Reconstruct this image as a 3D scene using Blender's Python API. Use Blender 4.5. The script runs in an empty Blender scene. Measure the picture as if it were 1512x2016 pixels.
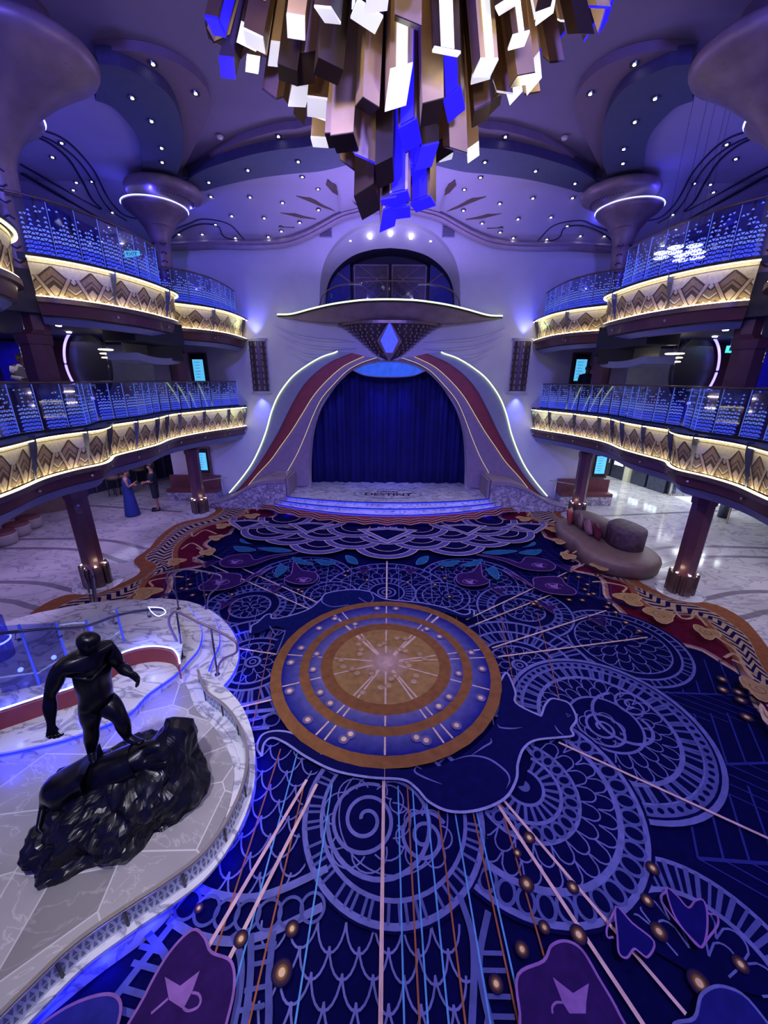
import bpy, math, random
from mathutils import Vector, Matrix
from mathutils.geometry import tessellate_polygon
random.seed(7)
sc = bpy.context.scene
COL = sc.collection
PI = math.pi

# ------------------------------------------------------------------ camera
FPX = 757.0
PITCH, YAW, ROLL, CAMH = math.radians(18.9), math.radians(0.55), math.radians(0.45), 4.6
_U = Vector((0, math.sin(PITCH), math.cos(PITCH)))
_R = Vector((1, 0, 0))
_F = Vector((0, math.cos(PITCH), -math.sin(PITCH)))
_R2 = _R*math.cos(ROLL) + _U*math.sin(ROLL)
_U2 = -_R*math.sin(ROLL) + _U*math.cos(ROLL)
_Z = Matrix.Rotation(YAW, 3, 'Z')
RT, UP, FW = _Z @ _R2, _Z @ _U2, _Z @ _F
CAM = Vector((0, 0, CAMH))
cd = bpy.data.cameras.new('camera')
cam = bpy.data.objects.new('camera', cd)
COL.objects.link(cam)
M = Matrix((RT, UP, -FW)).transposed().to_4x4()
M.translation = CAM
cam.matrix_world = M
cd.sensor_fit = 'VERTICAL'
cd.sensor_height = 36.0
cd.lens = FPX/2016*36.0
cd.clip_start, cd.clip_end = 0.05, 200
sc.camera = cam

# ------------------------------------------------------------------ colour management, world
sc.view_settings.view_transform = 'Standard'
sc.view_settings.look = 'None'
sc.view_settings.gamma = 1
sc.view_settings.use_curve_mapping = False
sc.view_settings.exposure = 0.0
w = bpy.data.worlds.new('world'); sc.world = w
w.use_nodes = True
bg = w.node_tree.nodes['Background']
bg.inputs[0].default_value = (0.12, 0.105, 0.92, 1)
bg.inputs[1].default_value = 0.45

# ------------------------------------------------------------------ lights (fixtures of the atrium, plus added unseen washes)
def lamp(kind, loc, power, col, size=0.15, target=None, angle=60, blend=0.6, sizey=None):
    l = bpy.data.lights.new('lamp_'+kind.lower(), kind)
    l.energy = power; l.color = col
    o = bpy.data.objects.new('lamp_'+kind.lower(), l); COL.objects.link(o)
    o.location = loc
    if kind == 'SPOT':
        l.spot_size = math.radians(angle); l.spot_blend = blend; l.shadow_soft_size = size
    elif kind == 'AREA':
        l.size = size
        if sizey: l.shape = 'RECTANGLE'; l.size_y = sizey
    else:
        l.shadow_soft_size = size
    if target is not None:
        d = Vector(target)-Vector(loc)
        o.rotation_euler = d.to_track_quat('-Z', 'Y').to_euler()
    return o
VIO = (0.15, 0.138, 1.0)
BLU = (0.05, 0.07, 1.0)
WHT = (1.0, 0.90, 0.95)
# added unseen violet washes behind and above the viewer, brightening the stage wall
lamp('SPOT', (-3.5, -1.5, 9.0), 2600, VIO, 0.4, (-1.5, 15, 6.0), 85)
lamp('SPOT', (3.5, -1.5, 9.0), 2600, VIO, 0.4, (1.0, 15, 6.0), 80)
# downlights pooling on the carpet and on the sculpture landing
lamp('SPOT', (0.0, 3.4, 9.0), 1500, (1.0, .85, .95), 0.3, (0.0, 5.2, 0), 62)
lamp('SPOT', (1.2, -0.8, 8.8), 1500, (.72, .66, 1.0), 0.3, (2.6, 3.6, 0), 75)
lamp('SPOT', (0.6, 8.8, 8.7), 850, (.75, .66, 1.0), 0.3, (0, 9.5, 0), 85)
lamp('SPOT', (-2.2, 0.6, 8.8), 1150, (1.0, .97, 1.0), 0.12, (-2.7, 2.6, 0.4), 38)
lamp('SPOT', (4.8, 1.0, 8.6), 650, (.05, .06, 1.0), 0.3, (4.2, 2.8, 0), 60)
lamp('SPOT', (-5.2, 3.5, 8.6), 420, (.62, .64, 1.0), 0.12, (-4.4, 5.2, 0.4), 50)
# added violet-blue wash without a visible fixture, thrown up on the ceiling
lamp('AREA', (0, 13.3, 7.45), 190, (.34, .26, 1.0), 5.0, (0, 12.0, 12), sizey=1.2)
for s in (-1, 1):
    lamp('AREA', (s*8.3, 10.6, 7.3), 50, (.14, .12, 1.0), 1.2, (s*8.0, 10.6, 12), sizey=5)
    lamp('AREA', (s*8.8, 9.5, 2.42), 100, (.58, .46, 1.0) if s < 0 else (.82, .80, 1.0), 1.0, (s*8.8, 9.5, 0), sizey=9)
    lamp('AREA', (s*9.0, 10.8, 5.6), 34, (.55, .45, 1.0), 1.0, (s*9.0, 10.5, 0), sizey=6)
lamp('AREA', (10.6, 16.8, 2.5), 130, (.88, 1.0, 1.0), 2.0, (10.6, 16.8, 0), sizey=6)
lamp('AREA', (13.0, 14.9, 2.35), 60, (.9, 1.0, 1.0), 1.0, (13.0, 15.0, 0), sizey=1.5)
for x_ in (-.7, .7): lamp('SPOT', (x_, 15.12, 5.0), 130, (.04, .05, 1.0), .05, (x_*.4, 15.75, 2.2), 60, 1.0)
for x_ in (-2, 0, 2): lamp('SPOT', (x_, 15.3, 4.6 if x_ else 5.0), 60, (.12, .20, 1.0), .08, (x_, 15.3, .5), 70, .8)

# ------------------------------------------------------------------ helpers
def ray(x, y): return FW + RT*((x-756)/FPX) + UP*((1008-y)/FPX)
def pz(x, y, z=0.0):
    d = ray(x, y); return CAM + d*((z-CAMH)/d.z)
def py(x, y, Y):
    d = ray(x, y); return CAM + d*(Y/d.y)

def mat(name, col, rough=0.6, metal=0.0, emit=0.0, ecol=None, var=0.12, scale=6.0, bump=0.0, spec=0.5, coat=0.0):
    m = bpy.data.materials.new(name); m.use_nodes = True
    nt = m.node_tree; b = nt.nodes['Principled BSDF']
    n = nt.nodes.new('ShaderNodeTexNoise'); n.inputs['Scale'].default_value = scale; n.inputs['Detail'].default_value = 4
    tc = nt.nodes.new('ShaderNodeTexCoord'); nt.links.new(tc.outputs['Object'], n.inputs['Vector'])
    r = nt.nodes.new('ShaderNodeValToRGB')
    c = list(col)[:3]
    r.color_ramp.elements[0].position = .3; r.color_ramp.elements[1].position = .7
    r.color_ramp.elements[0].color = [x*(1-var) for x in c]+[1]
    r.color_ramp.elements[1].color = [min(1, x*(1+var)) for x in c]+[1]
    nt.links.new(n.outputs['Fac'], r.inputs[0]); nt.links.new(r.outputs[0], b.inputs['Base Color'])
    b.inputs['Roughness'].default_value = rough; b.inputs['Metallic'].default_value = metal
    b.inputs['Specular IOR Level'].default_value = spec
    if coat: b.inputs['Coat Weight'].default_value = coat
    if emit:
        b.inputs['Emission Color'].default_value = list(ecol or c)+[1]
        b.inputs['Emission Strength'].default_value = emit
    if bump:
        bp = nt.nodes.new('ShaderNodeBump'); bp.inputs['Strength'].default_value = bump
        nt.links.new(n.outputs['Fac'], bp.inputs['Height']); nt.links.new(bp.outputs[0], b.inputs['Normal'])
    return m

def marble(name, base, vein, scale=1.2, rough=0.12, thr=0.06, tiles=False):
    m = bpy.data.materials.new(name); m.use_nodes = True
    nt = m.node_tree; L = nt.links.new; N = nt.nodes.new
    b = nt.nodes['Principled BSDF']
    tc = N('ShaderNodeTexCoord')
    mp = N('ShaderNodeMapping'); mp.inputs['Scale'].default_value = (1, 1.7, 1); mp.inputs['Rotation'].default_value = (0.2, 0.1, 0.6)
    L(tc.outputs['Object'], mp.inputs['Vector'])
    n1 = N('ShaderNodeTexNoise'); n1.inputs['Scale'].default_value = scale; n1.inputs['Detail'].default_value = 7; n1.inputs['Distortion'].default_value = 1.6
    L(mp.outputs[0], n1.inputs['Vector'])
    s = N('ShaderNodeMath'); s.operation = 'SUBTRACT'; s.inputs[1].default_value = .5; L(n1.outputs['Fac'], s.inputs[0])
    a = N('ShaderNodeMath'); a.operation = 'ABSOLUTE'; L(s.outputs[0], a.inputs[0])
    r = N('ShaderNodeValToRGB'); L(a.outputs[0], r.inputs[0])
    r.color_ramp.elements[0].position = 0.0; r.color_ramp.elements[0].color = list(vein)+[1]
    r.color_ramp.elements[1].position = thr; r.color_ramp.elements[1].color = list(base)+[1]
    n2 = N('ShaderNodeTexNoise'); n2.inputs['Scale'].default_value = scale*.7; n2.inputs['Detail'].default_value = 5
    L(tc.outputs['Object'], n2.inputs['Vector'])
    mx = N('ShaderNodeMix'); mx.data_type = 'RGBA'; mx.blend_type = 'MULTIPLY'; mx.inputs[0].default_value = .5
    r2 = N('ShaderNodeValToRGB'); L(n2.outputs['Fac'], r2.inputs[0])
    r2.color_ramp.elements[0].position = .3; r2.color_ramp.elements[0].color = (.45, .45, .5, 1)
    r2.color_ramp.elements[1].position = .6; r2.color_ramp.elements[1].color = (1, 1, 1, 1)
    L(r.outputs[0], mx.inputs[6]); L(r2.outputs[0], mx.inputs[7])
    out = mx.outputs[2]
    if tiles:
        v = N('ShaderNodeTexVoronoi'); v.inputs['Scale'].default_value = tiles; L(tc.outputs['Object'], v.inputs['Vector'])
        v.voronoi_dimensions = '2D'
        ve = N('ShaderNodeTexVoronoi'); ve.feature = 'DISTANCE_TO_EDGE'; ve.voronoi_dimensions = '2D'; ve.inputs['Scale'].default_value = tiles
        L(tc.outputs['Object'], ve.inputs['Vector'])
        hs = N('ShaderNodeSeparateColor'); L(v.outputs['Color'], hs.inputs[0])
        mr = N('ShaderNodeMapRange'); mr.inputs[3].default_value = .6; mr.inputs[4].default_value = 1.15; L(hs.outputs[0], mr.inputs[0])
        vm = N('ShaderNodeVectorMath'); vm.operation = 'SCALE'; L(out, vm.inputs[0]); L(mr.outputs[0], vm.inputs['Scale'])
        lt = N('ShaderNodeMath'); lt.operation = 'LESS_THAN'; lt.inputs[1].default_value = .012; L(ve.outputs['Distance'], lt.inputs[0])
        m2 = N('ShaderNodeMix'); m2.data_type = 'RGBA'; L(lt.outputs[0], m2.inputs[0]); L(vm.outputs[0], m2.inputs[6]); m2.inputs[7].default_value = (.62, .61, .63, 1)
        out = m2.outputs[2]
    L(out, b.inputs['Base Color'])
    b.inputs['Roughness'].default_value = rough
    return m

def emis(name, col, s, var=0.05):
    return mat(name, [min(1, c) for c in col], 0.5, 0, s, col, var=var)

MT = {}
MT['wall'] = mat('plaster', (.62, .60, .68), .75, var=.04, scale=2)
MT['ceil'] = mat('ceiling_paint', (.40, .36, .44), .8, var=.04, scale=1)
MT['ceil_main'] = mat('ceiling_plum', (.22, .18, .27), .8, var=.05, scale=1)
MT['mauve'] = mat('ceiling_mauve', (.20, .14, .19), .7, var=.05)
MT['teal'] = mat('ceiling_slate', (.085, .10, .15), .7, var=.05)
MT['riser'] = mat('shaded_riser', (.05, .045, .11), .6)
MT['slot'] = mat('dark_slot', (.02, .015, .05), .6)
MT['floor'] = marble('white_marble', (.62, .58, .62), (.36, .33, .40), 1.1, .10, .035)
MT['marble2'] = marble('pale_marble', (.74, .74, .80), (.30, .30, .40), 1.5, .15, .05)
MT['marble3'] = marble('veined_marble', (.60, .56, .64), (.20, .17, .26), 4.0, .25, .10)
MT['tiles'] = marble('grey_stone_tiles', (.42, .40, .42), (.58, .57, .58), 1.4, .30, .014, tiles=1.7)
MT['column'] = mat('maroon_lacquer', (.13, .045, .07), .35, var=.1, coat=.2)
MT['mauve_metal'] = mat('taupe_metal', (.28, .20, .24), .45, .3, var=.2, scale=3)
MT['bronze'] = mat('bronze_trim', (.20, .14, .13), .35, .7, var=.2)
MT['dark_bronze'] = mat('dark_pattern', (.09, .065, .08), .4, .5, var=.2)
MT['maroon'] = mat('maroon_band', (.34, .055, .05), .5, var=.1)
MT['soffit'] = mat('blue_lit_soffit', (.20, .22, .48), .5, var=.05)  # blue light falling on the grey soffit is put into this colour
MT['greyband'] = mat('grey_band', (.30, .33, .40), .5, var=.05)
MT['taupeband'] = mat('taupe_band', (.34, .26, .32), .5, var=.08)
MT['cream'] = mat('cream_relief', (.74, .70, .50), .6, var=.12, scale=22, bump=.15)
MT['tan'] = mat('tan_relief', (.36, .26, .16), .6, var=.2, scale=25, bump=.2)
MT['brown'] = mat('brown_relief', (.10, .065, .045), .6, var=.1)
MT['strip'] = mat('pale_strap', (.60, .48, .33), .6, var=.15, scale=20)
MT['black'] = mat('black_metal', (.012, .012, .02), .4, var=.1)
MT['gun'] = mat('gunmetal', (.10, .11, .17), .3, .8, var=.2)
MT['chrome'] = mat('brushed_steel', (.60, .55, .52), .32, .8, var=.1)
MT['led_warm'] = emis('warm_led', (1.0, .84, .48), 7.5)
MT['led_arch'] = emis('gold_led', (1.0, .82, .42), 1.3)
MT['led_green'] = emis('lime_led', (.80, 1.0, .42), 2.2)
MT['led_blue'] = emis('blue_led', (.012, .022, 1.0), 4)
MT['led_deep'] = emis('deep_blue_led', (.004, .008, 1.0), 4.5)
MT['led_violet'] = emis('violet_led', (.30, .24, 1.0), 2.4)
MT['led_bw'] = emis('pale_blue_led', (.42, .48, 1.0), 3)
MT['lampw'] = emis('lamp_lens', (1.0, .95, .88), 14)
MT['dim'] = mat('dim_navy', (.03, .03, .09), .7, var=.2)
MT['bluewall'] = mat('deep_blue_wall', (.05, .05, .30), .7, var=.1)
MT['curtain'] = mat('blue_velvet', (.005, .005, .12), .85, var=.2, scale=3)
MT['screen'] = emis('screen', (.10, .50, .85), 1.0)
MT['exit'] = emis('exit_green', (.05, .75, .65), 1.2)
MT['text'] = mat('dark_lettering', (.03, .02, .04), .5)
MT['leather'] = mat('oxblood_leather', (.16, .05, .06), .45, var=.15)
MT['sofa'] = mat('taupe_leather', (.20, .125, .11), .5, var=.12, scale=5)
MT['sofa2'] = mat('crushed_velvet', (.10, .055, .075), .6, var=.6, scale=8)
MT['statue'] = mat('black_bronze', (.006, .006, .016), .30, .5, var=.5, scale=9, bump=.25)
MT['rock'] = mat('black_rock', (.006, .006, .013), .30, .2, var=.6, scale=7, bump=.9)
MT['skin'] = mat('skin', (.42, .22, .16), .6)
MT['skin_dark'] = mat('dark_skin', (.10, .05, .04), .6)
MT['hair'] = mat('dark_hair', (.012, .009, .01), .7)
MT['dress'] = mat('blue_cloth', (.02, .04, .28), .8)
MT['navy'] = mat('navy_cloth', (.012, .014, .03), .85)
MT['white_cloth'] = mat('white_cloth', (.7, .68, .72), .8)
MT['olive'] = mat('grey_vest', (.20, .18, .17), .8)

def glass(name, tint=(.8, .85, 1.0), alpha=.88):
    m = bpy.data.materials.new(name); m.use_nodes = True
    nt = m.node_tree; nt.nodes.clear(); N = nt.nodes.new; L = nt.links.new
    o = N('ShaderNodeOutputMaterial'); t = N('ShaderNodeBsdfTransparent'); g = N('ShaderNodeBsdfGlossy')
    t.inputs[0].default_value = list(tint)+[1]; g.inputs['Roughness'].default_value = .03
    n = N('ShaderNodeTexNoise'); n.inputs['Scale'].default_value = 2
    mr = N('ShaderNodeMapRange'); mr.inputs[3].default_value = 1-alpha; mr.inputs[4].default_value = 1.02-alpha
    L(n.outputs['Fac'], mr.inputs[0])
    mx = N('ShaderNodeMixShader'); L(mr.outputs[0], mx.inputs[0]); L(t.outputs[0], mx.inputs[1]); L(g.outputs[0], mx.inputs[2]); L(mx.outputs[0], o.inputs[0])
    return m
MT['glass'] = glass('clear_glass')
MT['glass_blue'] = glass('blue_glass', (.38, .42, 1.0), .9)
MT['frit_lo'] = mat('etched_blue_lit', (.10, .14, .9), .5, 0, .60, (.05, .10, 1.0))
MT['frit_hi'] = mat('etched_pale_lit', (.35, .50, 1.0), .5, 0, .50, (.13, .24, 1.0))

def sm(o):
    for p in o.data.polygons: p.use_smooth = True
    return o

class MB:
    def __init__(s): s.v = []; s.f = []; s.m = []; s.mi = 0; s.c = None
    def add(s, vs, fs):
        b = len(s.v); s.v += [tuple(v) for v in vs]
        for f in fs: s.f.append([b+i for i in f]); s.m.append(s.mi)
    def box(s, c, size, rz=0, R=None):
        x, y, z = [d/2 for d in size]; c = Vector(c)
        R = R or Matrix.Rotation(rz, 3, 'Z')
        vs = [c+R @ Vector((i*x, j*y, k*z)) for i in (-1, 1) for j in (-1, 1) for k in (-1, 1)]
        s.add(vs, [(0, 1, 3, 2), (4, 6, 7, 5), (0, 4, 5, 1), (2, 3, 7, 6), (0, 2, 6, 4), (1, 5, 7, 3)])
    def loft(s, rings, cap=True, closed=True):
        n = len(rings[0]); vs = [p for r in rings for p in r]; fs = []
        for k in range(len(rings)-1):
            for i in range(n if closed else n-1):
                j = (i+1) % n
                fs.append((k*n+i, k*n+j, (k+1)*n+j, (k+1)*n+i))
        if cap and closed:
            fs.append(tuple(range(n-1, -1, -1))); fs.append(tuple((len(rings)-1)*n+i for i in range(n)))
        s.add(vs, fs)
    def lathe(s, c, prof, n=32, sx=1, sy=1, off=None, a0=0, a1=2*PI):
        c = Vector(c); full = abs(a1-a0-2*PI) < 1e-6; rings = []
        for k, (r, z) in enumerate(prof):
            ox, oy = (off[k] if off else (0, 0))
            rings.append([c+Vector((ox+r*sx*math.cos(a0+(a1-a0)*i/(n if full else n-1)), oy+r*sy*math.sin(a0+(a1-a0)*i/(n if full else n-1)), z)) for i in range(n)])
        s.loft(rings, cap=full, closed=full)
    def tube(s, pts, r, n=8, cap=True):
        pts = [Vector(p) for p in pts]; rings = []; up = Vector((0, 0, 1))
        for i, p in enumerate(pts):
            d = (pts[min(i+1, len(pts)-1)]-pts[max(i-1, 0)]).normalized()
            a = d.cross(up)
            if a.length < .05: a = d.cross(Vector((1, 0, 0)))
            a.normalize(); b = d.cross(a)
            rr = r[i] if isinstance(r, (list, tuple)) else r
            rings.append([p+a*rr*math.cos(2*PI*k/n)+b*rr*math.sin(2*PI*k/n) for k in range(n)])
        s.loft(rings, cap)
    def sweep(s, pts, prof, closed=False):
        """prof: list of (offset along left normal in xy, dz)"""
        pts = [Vector(p) for p in pts]; rings = []; n = len(pts)
        for i, p in enumerate(pts):
            a = pts[(i-1) % n] if closed else pts[max(i-1, 0)]
            b = pts[(i+1) % n] if closed else pts[min(i+1, n-1)]
            d = (b-a); d.z = 0; d.normalize(); nn = Vector((-d.y, d.x, 0))
            rings.append([p+nn*o+Vector((0, 0, z)) for o, z in prof])
        if closed: rings.append(rings[0])
        s.loft(rings, cap=not closed)
    def prism(s, poly, z0, z1):
        n = len(poly); vs = [(p[0], p[1], z0) for p in poly]+[(p[0], p[1], z1) for p in poly]
        tris = tessellate_polygon([[Vector((p[0], p[1], 0)) for p in poly]])
        fs = [tuple(reversed(t)) for t in tris]+[tuple(i+n for i in t) for t in tris]
        fs += [(i, (i+1) % n, (i+1) % n+n, i+n) for i in range(n)]
        s.add(vs, fs)
    def poly(s, pts3):
        tris = tessellate_polygon([[Vector(p) for p in pts3]]); s.add(pts3, tris)
    def build(s, name, mats, parent=None, smooth=False, loc=None):
        me = bpy.data.meshes.new(name)
        if loc is not None:
            L0 = Vector(loc); s.v = [tuple(Vector(v)-L0) for v in s.v]
        me.from_pydata(s.v, [], s.f)
        for m in (mats if isinstance(mats, (list, tuple)) else [mats]): me.materials.append(m)
        for p, mi in zip(me.polygons, s.m): p.material_index = mi
        if smooth:
            for p in me.polygons: p.use_smooth = True
        me.update()
        o = bpy.data.objects.new(name, me); COL.objects.link(o)
        if parent: o.parent = parent
        if loc is not None: o.location = loc
        return o

def fixn(o):
    import bmesh
    b = bmesh.new(); b.from_mesh(o.data); bmesh.ops.recalc_face_normals(b, faces=b.faces); b.to_mesh(o.data); b.free(); return o

def tag(o, label, cat, group=None):
    o['label'] = label; o['category'] = cat
    if group: o['group'] = group
    return o
def struct(o): o['kind'] = 'structure'; return o
def empty(name, label, cat, loc=(0, 0, 0), group=None):
    o = bpy.data.objects.new(name, None); COL.objects.link(o); o.location = loc; o.empty_display_size = .1
    return tag(o, label, cat, group)
def rel(o, root):
    """parent a mesh built in world coordinates to an empty standing elsewhere"""
    o.parent = root; o.matrix_parent_inverse = Matrix.Translation(root.location).inverted(); return o

def cr(pts, k=6, closed=False):
    P = [Vector(p if len(p) == 3 else (p[0], p[1], 0)) for p in pts]; n = len(P); out = []
    for i in range(n if closed else n-1):
        a = P[(i-1) % n] if (closed or i > 0) else P[0]*2-P[1]
        b = P[i]; c = P[(i+1) % n]
        d = P[(i+2) % n] if (closed or i+2 < n) else c*2-b
        for j in range(k):
            t = j/k
            out.append(.5*((2*b)+(-a+c)*t+(2*a-5*b+4*c-d)*t*t+(-a+3*b-3*c+d)*t**3))
    if not closed: out.append(P[-1])
    return out
def resample(P, n):
    P = [Vector(p) for p in P]; L = [0]
    for a, b in zip(P, P[1:]): L.append(L[-1]+(b-a).length)
    out = []; j = 0
    for i in range(n):
        t = L[-1]*i/(n-1)
        while j < len(L)-2 and L[j+1] < t: j += 1
        u = (t-L[j])/max(1e-9, L[j+1]-L[j]); out.append(P[j].lerp(P[j+1], min(1, max(0, u))))
    return out
def length(P): return sum((b-a).length for a, b in zip(P, P[1:]))
def mir(P): return [Vector((-p[0], p[1], p[2] if len(p) > 2 else 0)) for p in P]
SIDE = {-1: 'left', 1: 'right'}

#@@FLOOR
# ================================================================== FLOOR AND CARPET
b = MB(); b.box((0, 11, -.1), (34, 36, .2)); struct(b.build('floor', MT['floor']))

class Carpet:
    def __init__(s): s.v = []; s.f = []; s.c = []; s.z = .012
    def up(s): s.z += .00022
    def tri(s, pts, faces, col):
        bse = len(s.v); s.v += [(p[0], p[1], s.z) for p in pts]
        cols = col if isinstance(col, list) else [col]*len(pts)
        s.c += cols
        s.f += [tuple(bse+i for i in f) for f in faces]
    def poly(s, pts, col):
        s.up(); s.tri(pts, tessellate_polygon([[Vector((p[0], p[1], 0)) for p in pts]]), col)
    def rib(s, pts, w, col, closed=False, up=True, taper=False):
        if up: s.up()
        else: s.z += 1.5e-5
        P = [Vector((p[0], p[1], 0)) for p in pts]; n = len(P); vs = []; fs = []
        for i in range(n):
            a = P[(i-1) % n] if closed else P[max(0, i-1)]; c = P[(i+1) % n] if closed else P[min(n-1, i+1)]
            d = c-a
            if d.length < 1e-9: d = Vector((1, 0, 0))
            d.normalize(); nn = Vector((-d.y, d.x, 0))*w/2
            if taper: nn *= max(.12, math.sin(PI*(i+.5)/n))
            vs += [P[i]+nn, P[i]-nn]
        for i in range(n if closed else n-1):
            j = (i+1) % n; fs.append((2*i, 2*i+1, 2*j+1, 2*j))
        s.tri(vs, fs, col)
    def arc(s, c, r, w, col, a0=0, a1=360, up=True, n=None):
        n = n or max(10, int(abs(a1-a0)/6)); full = abs(a1-a0) >= 360
        pts = [(c[0]+r*math.cos(math.radians(a0+(a1-a0)*i/n)), c[1]+r*math.sin(math.radians(a0+(a1-a0)*i/n))) for i in range(n if full else n+1)]
        s.rib(pts, w, col, full, up)
    def disc(s, c, r, col, a0=0, a1=360, up=True, rx=None):
        n = 40; rx = rx or r
        pts = [(c[0]+rx*math.cos(math.radians(a0+(a1-a0)*i/n)), c[1]+r*math.sin(math.radians(a0+(a1-a0)*i/n))) for i in range(n+(1 if a1-a0 < 360 else 0))]
        if up: s.up()
        else: s.z += 1.5e-5
        ctr = [(c[0], c[1])]; m = len(pts)
        s.tri(ctr+pts, [(0, 1+i, 1+(i+1) % m) for i in range(m if a1-a0 >= 360 else m-1)], col)
    def grad(s, c, r0, r1, c0, c1):
        s.up(); n = 48; vs = []; cs = []
        for i in range(n):
            a = 2*PI*i/n
            vs += [(c[0]+r0*math.cos(a), c[1]+r0*math.sin(a)), (c[0]+r1*math.cos(a), c[1]+r1*math.sin(a))]; cs += [c0, c1]
        s.tri(vs, [(2*i, 2*i+1, 2*((i+1) % n)+1, 2*((i+1) % n)) for i in range(n)], cs)
    def glow(s, x, y, r, bgc=None):
        s.grad((x, y), r*.6, r*1.0, (.06, .028, .035, 1), bgc or NAVY); s.grad((x, y), r*.28, r*.6, (.34, .17, .05, 1), (.06, .028, .035, 1)); s.disc((x, y), r*.32, (.70, .48, .28, 1))
def C4(r, g, b): return (r, g, b, 1)
NAVY = C4(.002, .002, .045); LAV = C4(.115, .12, .36); LAV2 = C4(.070, .078, .27); CATL = C4(.22, .22, .50); DIMB = C4(.02, .025, .20)
CREAM = C4(.56, .40, .36); BRN = C4(.20, .085, .035); BLUM = C4(.02, .025, .30); BLUL = C4(.13, .13, .42)
GOLD = C4(.38, .23, .10); MAR = C4(.10, .005, .025); ORG = C4(.24, .085, .04); PUR = C4(.024, .008, .075); PURL = C4(.22, .10, .34)
CYAN = C4(.09, .26, .58); RUST = C4(.26, .085, .05); TEALC = C4(.015, .08, .20); PINK = C4(.60, .38, .40); BEIGE = C4(.42, .28, .20)
K = Carpet()

# outline of the carpet: right-hand boundary traced on the floor, mirrored to the left
def F(lst, s=1, ox=0, oy=0): return [pz(ox+x/s, oy+y/s, 0) for x, y in lst]
far = dict(s=2.908, ox=0, oy=1000)
fo = F([(470, 505), (560, 400), (590, 330), (680, 280), (780, 220), (850, 180), (900, 120), (950, 80), (1040, 62), (1110, 40), (1130, 8)], **far)
fo = [Vector((-p.x, p.y, 0)) for p in fo]
no = F([(1512, 1264), (1491, 1248), (1465, 1221), (1425, 1197), (1392, 1187), (1343, 1183)])
outer = [(6.75, .2), (6.7, 2.0), (6.85, 4.0), (6.75, 5.2)]+[(p.x, p.y) for p in no][1:]+[(6.25, 8.05), (6.2, 8.6), (6.75, 9.2), (6.8, 10.0), (7.0, 10.8), (7.05, 11.8), (6.8, 12.3), (6.35, 12.7), (6.5, 13.4), (6.9, 13.9)]
z_in = [(6.15, .2), (6.15, 2.0), (6.3, 4.0), (6.35, 5.2)]+[(p.x, p.y) for p in F([(1512, 1297), (1475, 1261), (1442, 1231), (1402, 1205), (1359, 1190), (1310, 1178)])][1:]+[(5.95, 8.2), (5.95, 8.9), (6.55, 9.35), (6.65, 10.1), (6.8, 10.9), (6.85, 11.7), (6.6, 12.1), (6.15, 12.6), (6.1, 13.4), (6.3, 13.8)]
z_out = [(5.75, .2), (5.8, 2.0), (5.95, 4.0), (6.0, 5.2)]+[(p.x, p.y) for p in F([(1512, 1324), (1452, 1284), (1409, 1241), (1382, 1216), (1329, 1211), (1296, 1202), (1263, 1182), (1240, 1149)])][1:]+[(5.4, 8.6), (5.75, 9.3), (6.1, 10.0), (6.2, 10.8), (6.05, 11.7), (5.6, 12.2), (5.2, 12.8), (5.25, 13.5), (5.5, 13.9)]
t_in = [(x-.14, y) for x, y in z_out]
m_in = [(4.9, .2), (5.1, 2.0), (5.45, 3.8), (5.6, 4.6)]+[(p.x, p.y) for p in F([(1512, 1367), (1475, 1340), (1425, 1307), (1379, 1279), (1343, 1271), (1293, 1254), (1257, 1238), (1217, 1198), (1194, 1175), (1190, 1152), (1177, 1135)])][1:]+[(4.7, 9.0), (5.2, 9.3), (5.0, 9.9), (5.35, 10.3), (5.3, 10.8), (4.95, 11.1), (5.0, 11.7), (4.45, 12.1), (4.35, 12.5), (4.0, 12.9), (4.3, 13.8)]
NB = 90
cO, cZi, cZo, cTi, cMi = [resample(cr(q, 6), NB) for q in (outer, z_in, z_out, t_in, m_in)]
full_out = cO+list(reversed(mir(cO)))
K.poly(full_out, ORG)
K.poly(cMi+list(reversed(mir(cMi))), NAVY)
def band(A, B, col):
    K.up(); vs = []
    for a, b_ in zip(A, B): vs += [a, b_]
    K.tri(vs, [(2*i, 2*i+1, 2*i+3, 2*i+2) for i in range(len(A)-1)], col)
for s in (-1, 1):
    T = (lambda P: P) if s == 1 else mir
    band(T(cZi), T(cZo), BEIGE)
    band(T(cTi), T(cMi), MAR)
    # zigzag stripes
    A = resample(cZi, 1200); B = resample(cZo, 1200); Lb = length(cZi); st = .20; n = int(Lb/st)
    def zp(u, t):
        q = max(0, min(1198.9, (u+.22*(1-abs((t*1.5) % 1-.5)*2))/Lb*1199)); i_ = int(q); f_ = q-i_
        return A[i_].lerp(A[i_+1], f_).lerp(B[i_].lerp(B[i_+1], f_), t)
    for i in range(n-1):
        K.z += 1.5e-5; u0 = i*st; vs = []
        for t in (.04, .1667, .3333, .5, .6667, .8333, .96): vs += [zp(u0, t), zp(u0+st*.48, t)]
        K.tri(T(vs), [(2*j, 2*j+1, 2*j+3, 2*j+2) for j in range(6)], C4(.006, .005, .06))
    # pale glowing edge of the maroon border
    K.rib(T(cMi), .13, C4(.30, .16, .14)); K.rib(T([p+Vector((-.03, 0, 0)) for p in cMi]), .05, C4(.55, .36, .28))

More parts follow.
